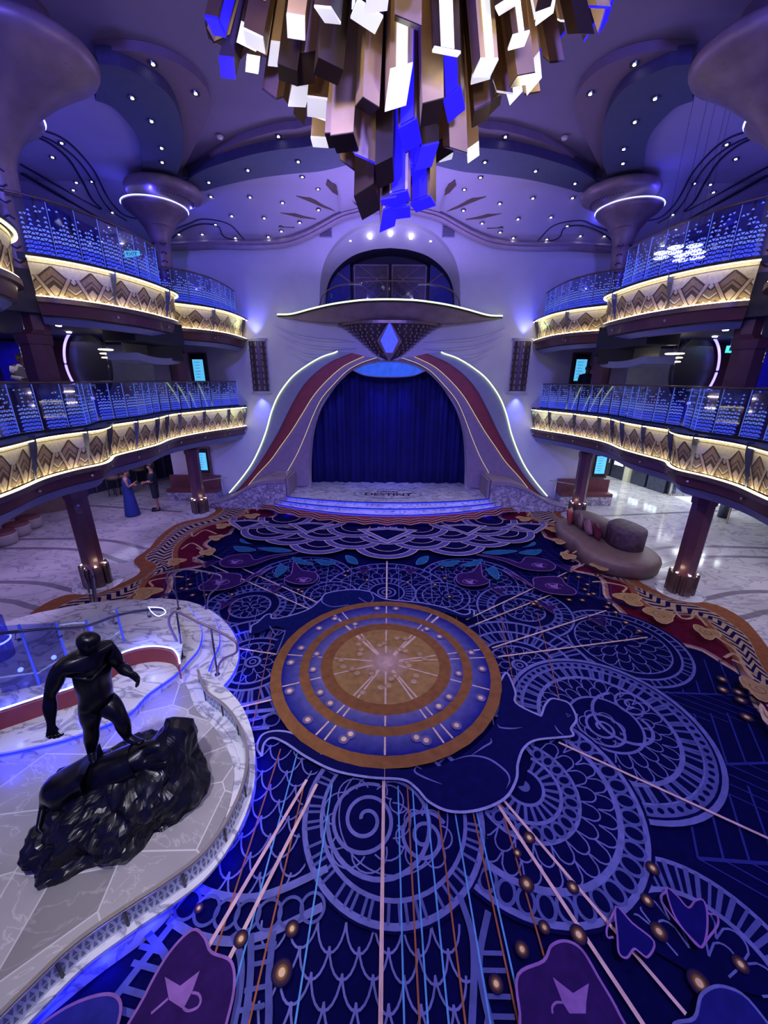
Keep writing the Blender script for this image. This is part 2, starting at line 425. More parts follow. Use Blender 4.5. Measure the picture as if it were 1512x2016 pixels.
# --- herringbone veins of the open navy ground (right hand and left hand)
for s in (-1, 1):
    def SX(x): return s*x
    for (xa, ya, xb, yb, up_) in ((3.9, 4.84, 5.9, 4.78, 1), (3.6, 3.6, 5.6, 3.7, 1), (3.2, 2.6, 5.2, 2.5, 1), (3.6, 8.3, 5.2, 7.4, 1)):
        K.rib([(SX(xa), ya), (SX(xb), yb)], .035, DIMB)
        for k in range(8):
            t = k/8; x = xa+(xb-xa)*t; y = ya+(yb-ya)*t
            K.rib([(SX(x), y), (SX(x+.42), y+.8)], .022, DIMB, up=False)
            K.rib([(SX(x), y), (SX(x+.75), y-.55)], .015, DIMB, up=False)
    for k in range(16):
        y = 8.0+k*.19; K.rib([(SX(2.6), y+.35), (SX(4.6), y)], .014, DIMB, up=(k == 0))
    for k in range(10):
        x = 2.8+k*.24; K.rib([(SX(x), 10.2), (SX(x+.5), 8.0)], .014, DIMB, up=False)

def shell(c, R, items, a0=0, a1=360, fill=NAVY, col=LAV):
    """nested lace rings; items: ('ring',r,w) ('bars',r0,r1,n,pairs) ('ovals',r0,r1) ('scales',r0,r1) ('dots',r0,r1)"""
    if fill: K.disc(c, R, fill, a0, a1)
    for it in items:
        k = it[0]
        if k == 'ring': K.arc(c, it[1], it[2]*.72, col, a0, a1)
        elif k == 'bars':
            n = it[3]; K.up()
            for i in range(n):
                for dd in ((-.5, .5) if it[4] else (0,)):
                    if it[4] and i % 3 == 0 and dd > 0: continue
                    a = math.radians(a0+(a1-a0)*(i+.5)/n)+dd*.05/it[2]*2.2
                    K.rib([(c[0]+it[1]*math.cos(a), c[1]+it[1]*math.sin(a)), (c[0]+it[2]*math.cos(a), c[1]+it[2]*math.sin(a))], .028*max(.6, R), LAV2, up=False)
        elif k in ('ovals', 'dots'):
            rm = (it[1]+it[2])/2; rr = (it[2]-it[1])/2; n = max(4, int(abs(math.radians(a1-a0))*rm/(rr*(1.75 if k == 'ovals' else 2.6)))); K.up()
            for i in range(n):
                a = math.radians(a0+(a1-a0)*(i+.5)/n); cc = (c[0]+rm*math.cos(a), c[1]+rm*math.sin(a))
                if k == 'ovals':
                    pts = []
                    for j in range(16):
                        t = 2*PI*j/16; u = rr*math.cos(t); v = rr*.78*math.sin(t)
                        pts.append((cc[0]+u*math.cos(a)-v*math.sin(a), cc[1]+u*math.sin(a)+v*math.cos(a)))
                    K.rib(pts, .024*max(.6, R), LAV2, True, up=False)
                else: K.disc(cc, rr*.75, NAVY, up=False)
        elif k == 'solid':
            n = 60; K.up(); vs = []
            for i in range(n+1):
                a = math.radians(a0+(a1-a0)*i/n); vs += [(c[0]+it[1]*math.cos(a), c[1]+it[1]*math.sin(a)), (c[0]+it[2]*math.cos(a), c[1]+it[2]*math.sin(a))]
            K.tri(vs, [(2*i, 2*i+1, 2*i+3, 2*i+2) for i in range(n)], LAV2)
        elif k == 'scales':
            r = it[2]; sz = it[3] if len(it) > 3 else .13; row = 0; K.up()
            rows = max(1, int((it[2]-it[1])/sz+.3)); h = (it[2]-it[1])/rows
            for q in range(rows):
                r = it[1]+h*q; n = max(3, int(abs(math.radians(a1-a0))*(r+h)/(sz*1.45)))
                for i in range(n):
                    am = math.radians(a0+(a1-a0)*(i+(.5 if q % 2 else 0))/n); da = abs(math.radians(a1-a0))/n/2
                    if a1-a0 < 360 and (am-da < math.radians(a0)-1e-6 or am+da > math.radians(a1)+1e-6): continue
                    pts = []
                    for j in range(9):
                        t = -1+2*j/8; a = am+da*t; rr = r+h*1.08*math.sqrt(max(0, 1-t*t))
                        pts.append((c[0]+rr*math.cos(a), c[1]+rr*math.sin(a)))
                    K.rib(pts, .016, LAV, up=False)
def spiral(c, r0, r1, a0, turns, w=.035, col=LAV):
    n = int(36*turns); K.rib([(c[0]+(r0+(r1-r0)*i/n)*math.cos(math.radians(a0)+2*PI*turns*i/n), c[1]+(r0+(r1-r0)*i/n)*math.sin(math.radians(a0)+2*PI*turns*i/n)) for i in range(n+1)], w, col)
def petals(c, r, n, w=.016):
    K.up()
    for i in range(n):
        a = 2*PI*i/n; K.arc((c[0]+r*.62*math.cos(a), c[1]+r*.62*math.sin(a)), r*.36, w, LAV, math.degrees(a)-95, math.degrees(a)+95, up=False, n=10)

def scalefield(x0, x1, y0, y1, sx, sy, flip=-1):
    K.up(); j = 0; y = y1
    while y > y0:
        x = x0+(sx/2 if j % 2 else 0)
        while x < x1:
            jr = random.uniform(.9, 1.08)
            K.rib([(x+sx/2*1.02*math.cos(PI*(.06+.88*t/10)), y-sy*jr*1.25*math.sin(PI*(.06+.88*t/10))+sy*.2) for t in range(11)], .018, LAV, up=False)
            x += sx
        y -= sy*.82; j += 1

# streak lines (cyan / rust) running under the lace
STREAK = [(.16, CYAN), (.27, RUST), (.33, CYAN), (.48, CYAN), (.60, RUST), (.78, CYAN), (.98, RUST), (1.02, CYAN), (-.62, CYAN), (-.95, RUST), (-1.35, RUST), (-1.12, CYAN), (1.3, RUST)]

# far shells (mirror pairs) first
for s in (-1, 1):
    shell((s*2.05, 8.25), 1.28, [('ring', 1.25, .06), ('bars', 1.08, 1.25, 26, False), ('ring', 1.08, .05), ('scales', .45, .95, .17), ('ring', .42, .03)])
    shell((s*4.35, 6.0), 1.15, [('ring', 1.08, .06), ('bars', .92, 1.08, 26, True), ('ring', .92, .05), ('ring', .78, .035), ('scales', .10, .76, .2)])
shell((0, 7.7), 1.46, [('ring', 1.44, .06), ('bars', 1.2, 1.44, 34, False), ('ring', 1.2, .05), ('scales', .72, 1.15, .2), ('ring', .66, .06), ('bars', .44, .66, 30, False), ('ring', .40, .05), ('ring', .2, .05), ('ring', .1, .05)])
for s in (-1, 1):
    shell((s*1.25, 7.55), .62, [('ring', .6, .05), ('bars', .46, .6, 18, False), ('ring', .45, .035), ('scales', .05, .42, .16)])
    shell((s*2.9, 7.05), 1.0, [('ring', .96, .06), ('bars', .76, .96, 26, True), ('solid', .60, .76), ('dots', .62, .74), ('ring', .42, .05), ('scales', .03, .40, .17)])
    shell((s*2.27, 5.35), 1.28, [('ring', 1.24, .075), ('bars', .92, 1.24, 30, True), ('ring', .92, .07), ('bars', .66, .90, 34, True), ('ring', .64, .06), ('ring', .50, .05), ('scales', .16, .48, .17), ('ring', .12, .06), ('ring', .05, .03)])
# left mid (partly hidden by landing)
K.rib([(-3.2, 4.55), (-2.3, 4.25), (-1.6, 4.35)], .07, LAV); K.rib([(-3.2, 4.2), (-2.3, 3.95), (-1.6, 4.05)], .07, LAV)
K.up()
for i in range(8): K.arc((-3.0+i*.2, 4.30-.25*math.sin(PI*i/9)+.03), .105, .025, LAV2, up=False)
scalefield(-2.4, -.75, 2.25, 3.95, .30, .21)
# near left
scalefield(-.95, .75, .9, 2.05, .25, .19)
# right shell group
shell((3.1, 4.2), 1.34, [('ring', 1.30, .085), ('solid', 1.10, 1.24), ('dots', 1.125, 1.215), ('ring', 1.10, .03), ('bars', .90, 1.10, 44, True), ('ring', .88, .075), ('scales', .48, .84, .15), ('ring', .47, .05)])
spiral((3.02, 4.12), .34, .05, 2.4*57, 2.2, .035); spiral((3.66, 4.52), .27, .03, 0, 1.8, .035); spiral((3.45, 4.2), .55, .2, 90, .8, .045)
petals((3.02, 4.12), .3, 7)
shell((2.6, 1.72), .88, [('ring', .86, .06), ('bars', .60, .86, 26, True), ('ring', .60, .06), ('scales', .2, .56, .17)], -10, 150)
shell((1.65, 3.28), 1.30, [('ring', 1.24, .075), ('ovals', 1.02, 1.22), ('ring', 1.0, .085), ('scales', .62, .96, .15), ('ring', .60, .055), ('ovals', .44, .59), ('ring', .41, .055), ('bars', .22, .40, 15, False), ('ring', .22, .05), ('solid', 0.0, .07)], -175, 60)
shell((.10, 2.98), 1.02, [('ring', .97, .075), ('bars', .81, .96, 34, True), ('ring', .79, .055), ('ring', .60, .02)], 0, 360)
spiral((-.2, 2.88), .40, .05, 1.2*57, 2.3, .040); spiral((.42, 2.72), .27, .04, 30, 1.9, .038); spiral((0.0, 2.9), .62, .42, 180, .75, .045)
petals((-.2, 2.88), .5, 9); petals((.42, 2.72), .3, 6); petals((.25, 3.2), .28, 6)
# oval chain band lower left and its posts
for yy0, yy1 in ((2.26, 0), (1.97, 0)):
    K.rib(cr([(-1.9, yy0+.06), (-1.6, yy0-.04), (-1.25, yy0-.07), (-.95, yy0), (-.55, yy0+.17)], 6), .065, LAV)
K.up()
for i in range(7): K.arc((-1.78+i*.19, 2.09+(i-3)**2*.007-.02), .105, .026, LAV2, up=False)
for xs in ([(-1.29, 1.95), (-1.15, 1.75), (-1.1, 1.45), (-1.12, 1.1)], [(-1.14, 1.95), (-1.06, 1.7), (-1.02, 1.45), (-1.0, 1.1)], [(-.95, 1.97), (-.91, 1.7), (-.84, 1.45), (-.8, 1.1)], [(.71, 2.24), (.77, 1.98), (.74, 1.74), (.65, 1.4), (.6, 1.1)], [(.95, 2.13), (.81, 1.85), (.79, 1.68), (.82, 1.4), (.85, 1.1)], [(-2.05, 1.95), (-1.75, 1.75), (-1.72, 1.45)], [(-1.85, 2.0), (-2.1, 1.5), (-2.2, 1.3)]):
    K.rib(cr(xs, 6), .055, LAV2)
K.up()
for yy in (1.86, 1.76, 1.62, 1.52, 1.38): K.rib([(-1.08, yy), (-.9, yy+.03)], .03, LAV2, up=False); K.rib([(.8, yy), (1.0, yy)], .03, LAV2, up=False); K.rib([(-2.05, yy), (-1.8, yy-.04)], .04, LAV2, up=False)

for x, c in STREAK:
    K.rib([(x, 3.25 if abs(x) < 1.1 else 3.7), (x+.05*x, .9)], .016, c)
    if abs(x) > .3: K.rib([(x*2.4, 6.9), (x*1.9, 3.9)], .012, (RUST if c == RUST else LAV))
for x in (-.9, -.45, .3, .62, 1.1, 1.5, -1.5): K.rib([(x, 8.9), (x*.9, 7.2)], .014, LAV)
# rays
for a, b_, w_ in (((-.01, 3.4), (-.01, .8), .035), ((-.93, 3.3), (-1.62, 1.45), .035), ((-.80, 3.25), (-1.42, 1.30), .035), ((1.22, 3.2), (2.05, 1.25), .035), ((1.35, 3.12), (2.3, 1.55), .03), ((2.3, 3.86), (5.0, 2.15), .03),
                 ((-1.7, 4.5), (-3.4, 3.9), .03), ((1.95, 5.52), (4.9, 6.12), .03), ((1.9, 5.75), (4.6, 7.0), .03), ((1.6, 6.6), (5.3, 9.25), .03), ((1.75, 6.45), (3.85, 7.7), .03), ((-1.6, 6.9), (-5.2, 9.3), .03), ((-1.4, 7.1), (-5.4, 9.9), .03), ((0, 7.2), (0, 9.2), .035), ((-1.9, 5.5), (-3.2, 5.75), .03)):
    K.rib([a, b_], w_, PINK if b_[1] < 4 else CREAM)

# glow dots
for x, y, r in ((-.81, 1.72, .085), (-1.21, 1.91, .06), (-.79, 1.98, .06), (1.36, 2.33, .07), (1.79, 2.31, .055), (1.69, 1.98, .07), (2.40, 2.01, .07), (2.52, 1.71, .085), (2.94, 1.82, .06), (1.52, 2.72, .06), (1.35, 2.58, .045), (1.17, 1.88, .06), (.90, 1.68, .06), (1.41, 2.02, .05), (2.43, 2.22, .055), (2.64, 2.47, .06), (-1.66, 2.1, .04)):
    K.glow(x, y, r)
for q in ((1419, 1346), (1420, 1367), (1450, 1372), (1463, 1362), (1490, 1384), (1455, 1388), (1466, 1422)):
    p = pz(*q, 0); K.glow(p.x, p.y, .085)
for q in ((1112, 1145), (1138, 1143), (1122, 1132), (1175, 1140), (1155, 1158), (1150, 1168), (1157, 1178), (1167, 1177), (1119, 1189), (1145, 1190), (1197, 1196), (1193, 1204), (1230, 1235), (1256, 1252), (1210, 1215), (1054, 1193), (1049, 1198), (1063, 1203), (1126, 1113), (870, 1125)):
    p = pz(*q, 0); K.glow(p.x, p.y, .07)
    if q[0] > 1100: K.glow(-p.x, p.y, .07)
for q in ((721, 1152), (802, 1155), (856, 1160), (875, 1147), (884, 1184), (588, 1170), (595, 1174), (540, 1171), (685, 1133), (680, 1142), (723, 1151), (458, 1180)):
    p = pz(*q, 0); K.glow(p.x, p.y, .06)

# --- big cats (two, outlined in lavender), lying round the medallion
CAT = C4(.004, .004, .06)
s7 = dict(s=2.16, ox=450, oy=1180)
cat = F([(1150, 380), (1180, 340), (1215, 420), (1218, 470), (1310, 520), (1325, 520), (1340, 480), (1365, 452), (1400, 455), (1440, 470), (1465, 510), (1472, 545), (1450, 580), (1458, 610), (1400, 618), (1300, 630), (1250, 665), (1225, 730), (1218, 800), (1170, 880), (1060, 930), (940, 936), (850, 895), (800, 840), (740, 800), (600, 790), (450, 760), (330, 700), (250, 645), (190, 620), (155, 645), (145, 700), (125, 660), (150, 605), (220, 590), (300, 612), (400, 690), (650, 750), (900, 740), (1080, 620), (1150, 500)], **s7)
catc = cr(cat[:32], 5)
K.poly(cr(cat, 4, True), CAT)
K.rib(catc, .030, CATL)
K.rib(cr(cat[31:37], 5), .026, CATL)
K.rib(cr(F([(940, 720), (1020, 698), (1100, 710), (1170, 760), (1190, 800), (1175, 840)], **s7), 6), .026, LAV, taper=True)
K.rib(cr(F([(1110, 620), (1112, 640), (1080, 660), (1030, 695)], **s7), 6), .024, LAV, taper=True)
K.rib(cr(F([(800, 740), (790, 765), (830, 790), (905, 820)], **s7), 6), .024, LAV, taper=True)
K.rib(cr(F([(1140, 560), (1150, 575), (1200, 580), (1245, 575)], **s7), 6), .024, LAV, taper=True)
K.rib(cr(F([(1380, 565), (1395, 590), (1420, 612)], **s7), 6), .022, LAV, taper=True)
K.rib(F([(1430, 515), (1448, 522), (1436, 530)], **s7), .012, LAV, True)
s6 = dict(s=2.1236, ox=400, oy=980)
cat2 = F([(200, 590), (205, 560), (230, 545), (262, 515), (285, 510), (292, 528), (350, 520), (440, 490), (490, 450), (520, 420), (620, 405), (700, 415), (760, 445), (900, 460), (1000, 480), (1080, 510), (1112, 505), (1112, 490), (1130, 495), (1130, 515), (1100, 525), (1000, 500), (900, 475), (700, 500), (450, 560), (380, 600), (330, 680), (300, 640), (345, 580), (300, 562), (240, 588)], **s6)
K.poly(cr(cat2, 3, True), C4(.004, .007, .075))
K.rib(cr(cat2[:20], 4), .034, CATL)
K.rib(cr(F([(700, 415), (712, 445), (690, 462), (650, 440)], **s6), 5), .025, LAV)
K.rib(cr(F([(500, 440), (500, 460), (540, 478), (610, 470)], **s6), 5), .025, LAV)
K.rib(cr(F([(280, 560), (310, 600), (345, 580), (310, 680)], **s6), 5), .02, LAV)

# --- medallion
mc = (0, 5.28)
def med(r, c): K.disc(mc, r, c)
med(1.87, BRN)
K.grad(mc, 1.40, 1.70, C4(.085, .085, .28), C4(.010, .012, .17)); K.disc(mc, 1.42, BRN)
K.grad(mc, 1.08, 1.27, C4(.13, .12, .30), C4(.05, .05, .23)); K.disc(mc, 1.08, BRN)
K.disc(mc, .89, C4(.29, .165, .065)); K.grad(mc, .12, .45, C4(.42, .28, .26), C4(.29, .165, .065)); K.disc(mc, .13, C4(.48, .32, .30))
for a, w_ in ((90, .028), (270, .028), (52, .05), (57, .028), (122, .028), (128, .05), (12, .028), (5, .022), (-20, .024), (200, .024), (175, .024), (237, .028), (242, .028), (302, .028), (297, .028), (152, .0)):
    if not w_: continue
    a = math.radians(a)
    def pp(r): return (mc[0]+r*math.cos(a), mc[1]+r*math.sin(a))
    K.rib([pp(.22), pp(.88)], w_, CREAM); K.rib([pp(1.09), pp(1.26)], w_*.9, CREAM, up=False); K.rib([pp(1.43), pp(1.69)], w_*.9, CREAM, up=False)
for i in range(26):
    a = i*2.4; r = .35+.45*((i*7) % 10)/10
    K.grad((mc[0]+r*math.cos(a), mc[1]+r*math.sin(a)), .012, .06, C4(.5, .33, .26), C4(.29, .165, .065))
for a, r in ((97, 1.6), (83, 1.6), (130, 1.58), (50, 1.2), (120, 1.2), (145, 1.55), (35, 1.2), (168, 1.52), (10, 1.5), (172, 1.2), (182, 1.58), (-5, 1.58), (190, 1.2), (-12, 1.2), (215, 1.2), (228, 1.2), (205, 1.6), (-28, 1.6), (228, 1.6), (-38, 1.2), (-50, 1.2), (250, 1.58), (252, 1.48), (290, 1.58), (286, 1.5), (308, 1.58)):
    a = math.radians(a); x, y = mc[0]+r*math.cos(a), mc[1]+r*math.sin(a)
    K.grad((x, y), .03, .075, C4(.24, .14, .10), C4(.07, .07, .34)); K.disc((x, y), .035, C4(.62, .46, .36))
K.rib([(0, 1.5), (0, 3.4)], .004, CREAM)

# --- lilies, leaves
def lily(pts, col=PUR, edge=PURL, star=None, s=1):
    P = cr([(s*p[0], p[1]) for p in pts], 5, True); K.poly(P, col); K.rib(P, .02, edge, True)
    if star:
        cx, cy, r = star; cx *= s
        K.rib([(cx+s*r*1.5*math.cos(t/8*PI*1.7), cy+r*.9*math.sin(t/8*PI*1.7)) for t in range(9)], .016, edge)
        K.poly([(cx-r, cy+r*.6), (cx-r*.1, cy+r*.25), (cx+r*.9, cy+r*.8), (cx+r*.45, cy-r*.2), (cx+r*.3, cy-r), (cx-r*.6, cy-r*.5)], edge)
for s in (-1, 1):
    lily([(3.44, 9.03), (3.73, 9.38), (4.17, 9.24), (4.29, 8.87), (4.01, 8.59), (3.45, 8.67), (3.0, 9.15), (2.4, 9.5), (3.1, 9.3)], star=(3.9, 8.9, .13), s=s)
    lily([(3.37, 7.85), (3.5, 8.2), (3.89, 8.30), (4.16, 8.26), (4.15, 7.95), (4.25, 7.66), (4.07, 7.46), (3.53, 7.57), (3.17, 8.08), (2.9, 8.6), (3.2, 8.25)], star=(3.85, 7.85, .14), s=s)
    lily([(2.40, 8.95), (2.1, 8.5), (1.75, 8.38), (1.64, 8.1), (1.72, 7.85), (2.0, 7.8), (2.25, 7.88), (2.42, 8.05), (2.31, 8.3)], star=(1.95, 8.0, .12), s=s)
    for lf in ([(2.73, 8.42), (2.70, 8.76), (2.48, 8.56), (2.61, 8.11)], [(1.9, 9.1), (1.6, 9.05), (1.3, 8.9), (1.6, 8.75)], [(1.1, 9.35), (.85, 9.2), (.75, 8.85), (1.0, 8.95)], [(3.6, 9.75), (3.1, 9.8), (2.6, 9.6), (3.0, 9.5)], [(4.3, 9.85), (3.9, 9.8), (3.6, 9.6), (4.0, 9.5)], [(4.3, 10.4), (4.2, 10.15), (3.8, 10.0), (4.0, 10.1)], [(2.2, 9.9), (2.0, 9.75), (1.6, 9.62), (1.9, 9.6)], [(2.5, 9.2), (2.2, 9.05), (1.9, 8.8), (2.3, 8.85)]):
        lily(lf, TEALC, C4(.03, .15, .32), s=s)
    for cx, cy in ((3.35, 6.95), (4.15, 6.5), (.55, 8.5), (2.5, 7.6), (4.5, 8.75)):
        K.poly([(s*(cx-.16), cy+.18), (s*(cx+.02), cy+.06), (s*(cx+.22), cy+.1), (s*(cx+.1), cy-.02), (s*(cx+.02), cy-.2), (s*(cx-.08), cy-.02)], PUR)
        K.rib([(s*(cx-.18), cy+.2), (s*(cx+.24), cy+.1), (s*(cx+.02), cy-.22)], .014, PURL, True)
lily([(-1.80, 1.25), (-1.80, 1.55), (-1.74, 1.78), (-1.62, 1.92), (-1.50, 1.88), (-1.40, 1.79), (-1.22, 1.74), (-1.14, 1.6), (-1.13, 1.4), (-1.15, 1.2)])
sL = dict(s=2.908, ox=0, oy=1400)
K.poly(F([(965, 1590), (1052, 1642), (1162, 1555), (1118, 1680), (1070, 1775), (990, 1722)], **sL), PURL)
K.rib(cr(F([(1120, 1680), (1155, 1690), (1168, 1725), (1150, 1765), (1100, 1785), (1070, 1770)], **sL), 5), .016, PURL); K.rib(F([(985, 1715), (930, 1765), (890, 1800)], **sL), .016, PURL)
lily([(1.0, 1.2), (1.02, 1.5), (1.07, 1.7), (1.30, 1.78), (1.40, 1.87), (1.53, 1.90), (1.64, 1.85), (1.70, 1.69), (1.76, 1.50), (1.78, 1.2)])
s8 = dict(s=2.69, ox=950, oy=1350)
K.poly(F([(355, 1608), (460, 1692), (542, 1640), (528, 1740), (525, 1800), (440, 1800), (405, 1742)], **s8), PURL)
K.rib(cr(F([(352, 1800), (352, 1765), (372, 1742), (405, 1742)], **s8), 5), .014, PURL)
lily([(-2.6, 1.2), (-2.4, 1.45), (-2.12, 1.55), (-1.95, 1.5), (-1.9, 1.3), (-1.95, 1.1)], C4(.02, .02, .2))
lily([(1.95, 1.2), (2.1, 1.45), (2.3, 1.5), (2.45, 1.62), (2.65, 1.66), (2.8, 1.55), (2.8, 1.1)], C4(.012, .012, .14), LAV)
s8 = dict(s=2.69, ox=950, oy=1350)
for P_ in ([(950, 1135), (1005, 1175), (1062, 1238), (1100, 1200), (1140, 1198), (1160, 1260), (1158, 1370), (1128, 1450), (1060, 1385), (985, 1270)], [(685, 1232), (770, 1320), (882, 1418), (850, 1500), (810, 1478), (778, 1458), (740, 1505), (700, 1480), (692, 1390)], [(1165, 1270), (1210, 1280), (1215, 1330), (1165, 1400), (1130, 1450)], [(680, 1250), (640, 1340), (640, 1395), (672, 1395)], [(950, 1150), (918, 1185), (960, 1260), (1040, 1360), (1120, 1445)]):
    Q_ = F(P_, **s8); full_ = len(P_) > 6
    if full_: K.poly(cr(Q_, 4, True), C4(.006, .005, .10))
    K.rib(cr(Q_, 4, full_), .015, PURL, full_)

# --- scallop fans in front of the stage
def fan(cx, cy, r, a0=180, a1=360):
    for rr, c in ((1.0, CREAM), (.97, LAV), (.78, CREAM), (.755, NAVY), (.50, CREAM), (.475, NAVY)):
        K.disc((cx, cy), r*rr*.98, (C4(.075, .075, .26) if c in (LAV, LAV2) else c), a0, a1, rx=r*rr)
FANS = [(0, 10.05, .93, 0), (1.88, 10.25, .93, 0), (3.62, 10.75, .93, 0)]
for y0, xs in ((10.05, (0, -1.9, 1.9)), (10.5, (-.97, .97, -2.85, 2.85)), (10.72, (-3.6, 3.6)), (10.95, (-1.9, 1.9, 0)), (11.3, (-3.0, 3.0, -1.0, 1.0)), (11.5, (4.3, -4.3)), (11.75, (-2.2, 2.2, -3.4, 3.4))):
    for x in xs: fan(x, y0+abs(x)*.12, .93)
for cx, cy, r in ((0, 10.85, .95), (-2.45, 11.35, .75), (2.45, 11.35, .75), (-4.55, 11.55, .7), (4.55, 11.55, .7)):
    for k, c in ((1, CREAM), (.93, LAV), (.70, CREAM), (.64, NAVY)):
        K.poly([(cx, cy+r*.5*k), (cx-r*k, cy+r*.3*k), (cx, cy-r*.85*k), (cx+r*k, cy+r*.3*k)], c)
# chevrons right under the steps
arcY = lambda x: 11.95+x*x*.075
seg = [x*.05 for x in range(-92, 93)]
K.up(); K.tri([q for x in seg for q in ((x, arcY(x)+.6), (x, arcY(x)-.28-.20*abs(((x/.75) % 1)-.5)*2))], [(2*i, 2*i+1, 2*i+3, 2*i+2) for i in range(len(seg)-1)], C4(.26, .05, .07))
for k in range(5):
    K.rib([(x, arcY(x)-.20+k*.10-.20*abs(((x/.75) % 1)-.5)*2) for x in seg], .05, (BEIGE if k % 2 == 0 else NAVY))
# gold blossoms and vines in the maroon border, both sides
def blossom(cx, cy, r, s, rot=0):
    pts = []
    for i in range(24):
        a = 2*PI*i/24; q = r*(1+.22*math.sin(3*a+rot)+.1*math.sin(5*a)); pts.append((s*(cx+q*math.cos(a)*.95), cy+q*math.sin(a)))
    K.poly(pts, GOLD); K.rib(pts, .018, C4(.55, .36, .18), True)
    K.rib([(s*(cx+r*.55*(1-t/14)*math.cos(t*.75+rot)), cy+r*.55*(1-t/14)*math.sin(t*.75+rot)) for t in range(12)], .018, C4(.20, .11, .05))
for s in (-1, 1):
    for cx, cy, r, ro in ((5.2, 7.25, .26, 0), (5.45, 6.65, .26, 1), (5.95, 6.1, .2, 2), (5.0, 10.35, .2, 1), (4.8, 9.35, .2, 2), (5.2, 11.3, .22, 0), (4.6, 12.25, .24, 1), (5.65, 4.7, .22, 2), (5.4, 3.1, .24, 0), (5.2, 1.9, .2, 1), (5.35, 8.75, .2, 0)):
        blossom(cx, cy, r, s, ro)
    for q in ([(5.2, 7.5), (5.4, 7.75), (5.0, 7.95), (4.75, 7.95)], [(5.55, 6.8), (5.85, 6.9), (5.8, 6.55), (6.0, 6.55), (6.2, 6.75), (6.1, 6.3)], [(6.0, 6.0), (6.05, 5.6), (5.85, 5.2), (5.75, 4.9)], [(5.7, 5.4), (5.95, 5.5), (5.9, 5.25), (5.78, 5.35)], [(5.1, 10.6), (5.6, 10.9), (5.7, 10.4), (5.9, 10.7)], [(4.8, 12.5), (5.0, 12.9), (4.7, 13.0), (4.6, 12.8)], [(5.0, 9.5), (5.5, 9.9), (5.6, 9.5)], [(5.5, 4.4), (5.3, 3.6), (5.45, 3.3)]):
        K.rib([(s*x, y) for x, y, _ in cr(q, 7)], .05, C4(.46, .30, .18))
# pale gold tendril entering at the right
tp = F([(1487, 1409), (1484, 1418), (1490, 1440), (1500, 1452), (1512, 1468), (1530, 1478), (1530, 1450), (1512, 1436), (1500, 1425), (1492, 1412)])
K.poly(cr(tp, 4, True), C4(.62, .42, .26)); K.rib(cr(F([(1491, 1416), (1497, 1434), (1512, 1449), (1525, 1458)]), 5), .02, C4(.22, .10, .05), taper=True)

me = bpy.data.meshes.new('carpet'); me.from_pydata(K.v, [], K.f)
ca = me.color_attributes.new('Col', 'FLOAT_COLOR', 'POINT')
ca.data.foreach_set('color', [x for c in K.c for x in c])
# thickness rim
carpet = bpy.data.objects.new('carpet', me); COL.objects.link(carpet)
m = bpy.data.materials.new('woven_carpet'); m.use_nodes = True
nt = m.node_tree; bb = nt.nodes['Principled BSDF']
at_ = nt.nodes.new('ShaderNodeAttribute'); at_.attribute_name = 'Col'
nz = nt.nodes.new('ShaderNodeTexNoise'); nz.inputs['Scale'].default_value = 9; nz.inputs['Detail'].default_value = 8
tc = nt.nodes.new('ShaderNodeTexCoord'); nt.links.new(tc.outputs['Object'], nz.inputs['Vector'])
mr = nt.nodes.new('ShaderNodeMapRange'); mr.inputs[3].default_value = .55; mr.inputs[4].default_value = 1.45; nt.links.new(nz.outputs['Fac'], mr.inputs[0])
vm = nt.nodes.new('ShaderNodeVectorMath'); vm.operation = 'SCALE'; nt.links.new(at_.outputs['Color'], vm.inputs[0]); nt.links.new(mr.outputs[0], vm.inputs['Scale'])
nt.links.new(vm.outputs[0], bb.inputs['Base Color']); bb.inputs['Roughness'].default_value = .95; bb.inputs['Specular IOR Level'].default_value = .05
me.materials.append(m)
tag(carpet, 'patterned navy carpet with gold medallion, lace shells and cats on the atrium floor', 'carpet')

# inlaid darker bands in the marble
for s in (-1, 1):
    b = MB()
    for P_ in ([(6.7, 9.9), (9.0, 10.6), (14, 10.3)], [(6.9, 9.1), (9.2, 9.9), (14, 9.6)], [(7.3, 6.9), (9, 7.2), (14, 6.3)], [(7.0, 7.6), (9, 8.0), (14, 7.4)], [(7.5, 13.2), (10, 13.6), (14, 14.2)]):
        PP = [Vector((s*p[0], p[1], 0)) for p in P_]
        b.sweep(resample(cr([(p.x, p.y, .002) for p in PP], 6), 20), [(-.07, 0), (.07, 0), (.07, .002), (-.07, .002)])
    o = b.build('trim_floor_'+SIDE[s], mat('grey_inlay_'+SIDE[s], (.22, .19, .24), .15)); struct(fixn(o))

#@@WALLS
# ================================================================== MAIN (PROSCENIUM) WALL
WY = 15.0
def C(lst, Y, s=2.4, ox=450, oy=680): return [py(ox+x/s, oy+y/s, Y) for x, y in lst]
def sym(P):
    """left-hand open curve ending on the axis -> full curve across x=0"""
    P = [Vector(p) for p in P]
    return P+[Vector((-p.x, p.y, p.z)) for p in reversed(P)]
arch = C([(385, 660), (385, 560), (395, 430), (425, 320), (470, 240), (530, 160), (600, 105), (680, 78)], WY)
arch = cr(arch, 4); top = arch[-1]
arch.append(Vector((-.01, WY, top.z+.10)))
niche = [py(450+x/2.4, 420+y/2.4, WY) for x, y in [(430, 440), (431, 370), (436, 300), (455, 225), (490, 160), (540, 105), (600, 65), (680, 38)]]
niche = cr(niche, 4); niche.append(Vector((-.01, WY, niche[-1].z+.05)))
L1 = cr(C([(560, 45), (480, 80), (400, 140), (340, 210), (290, 300), (245, 390), (200, 470), (150, 550), (90, 630)], WY), 4)
big = sym([Vector((p.x, WY, p.z)) for p in arch])
big[0].z = big[-1].z = 0.02
nic = sym(niche)
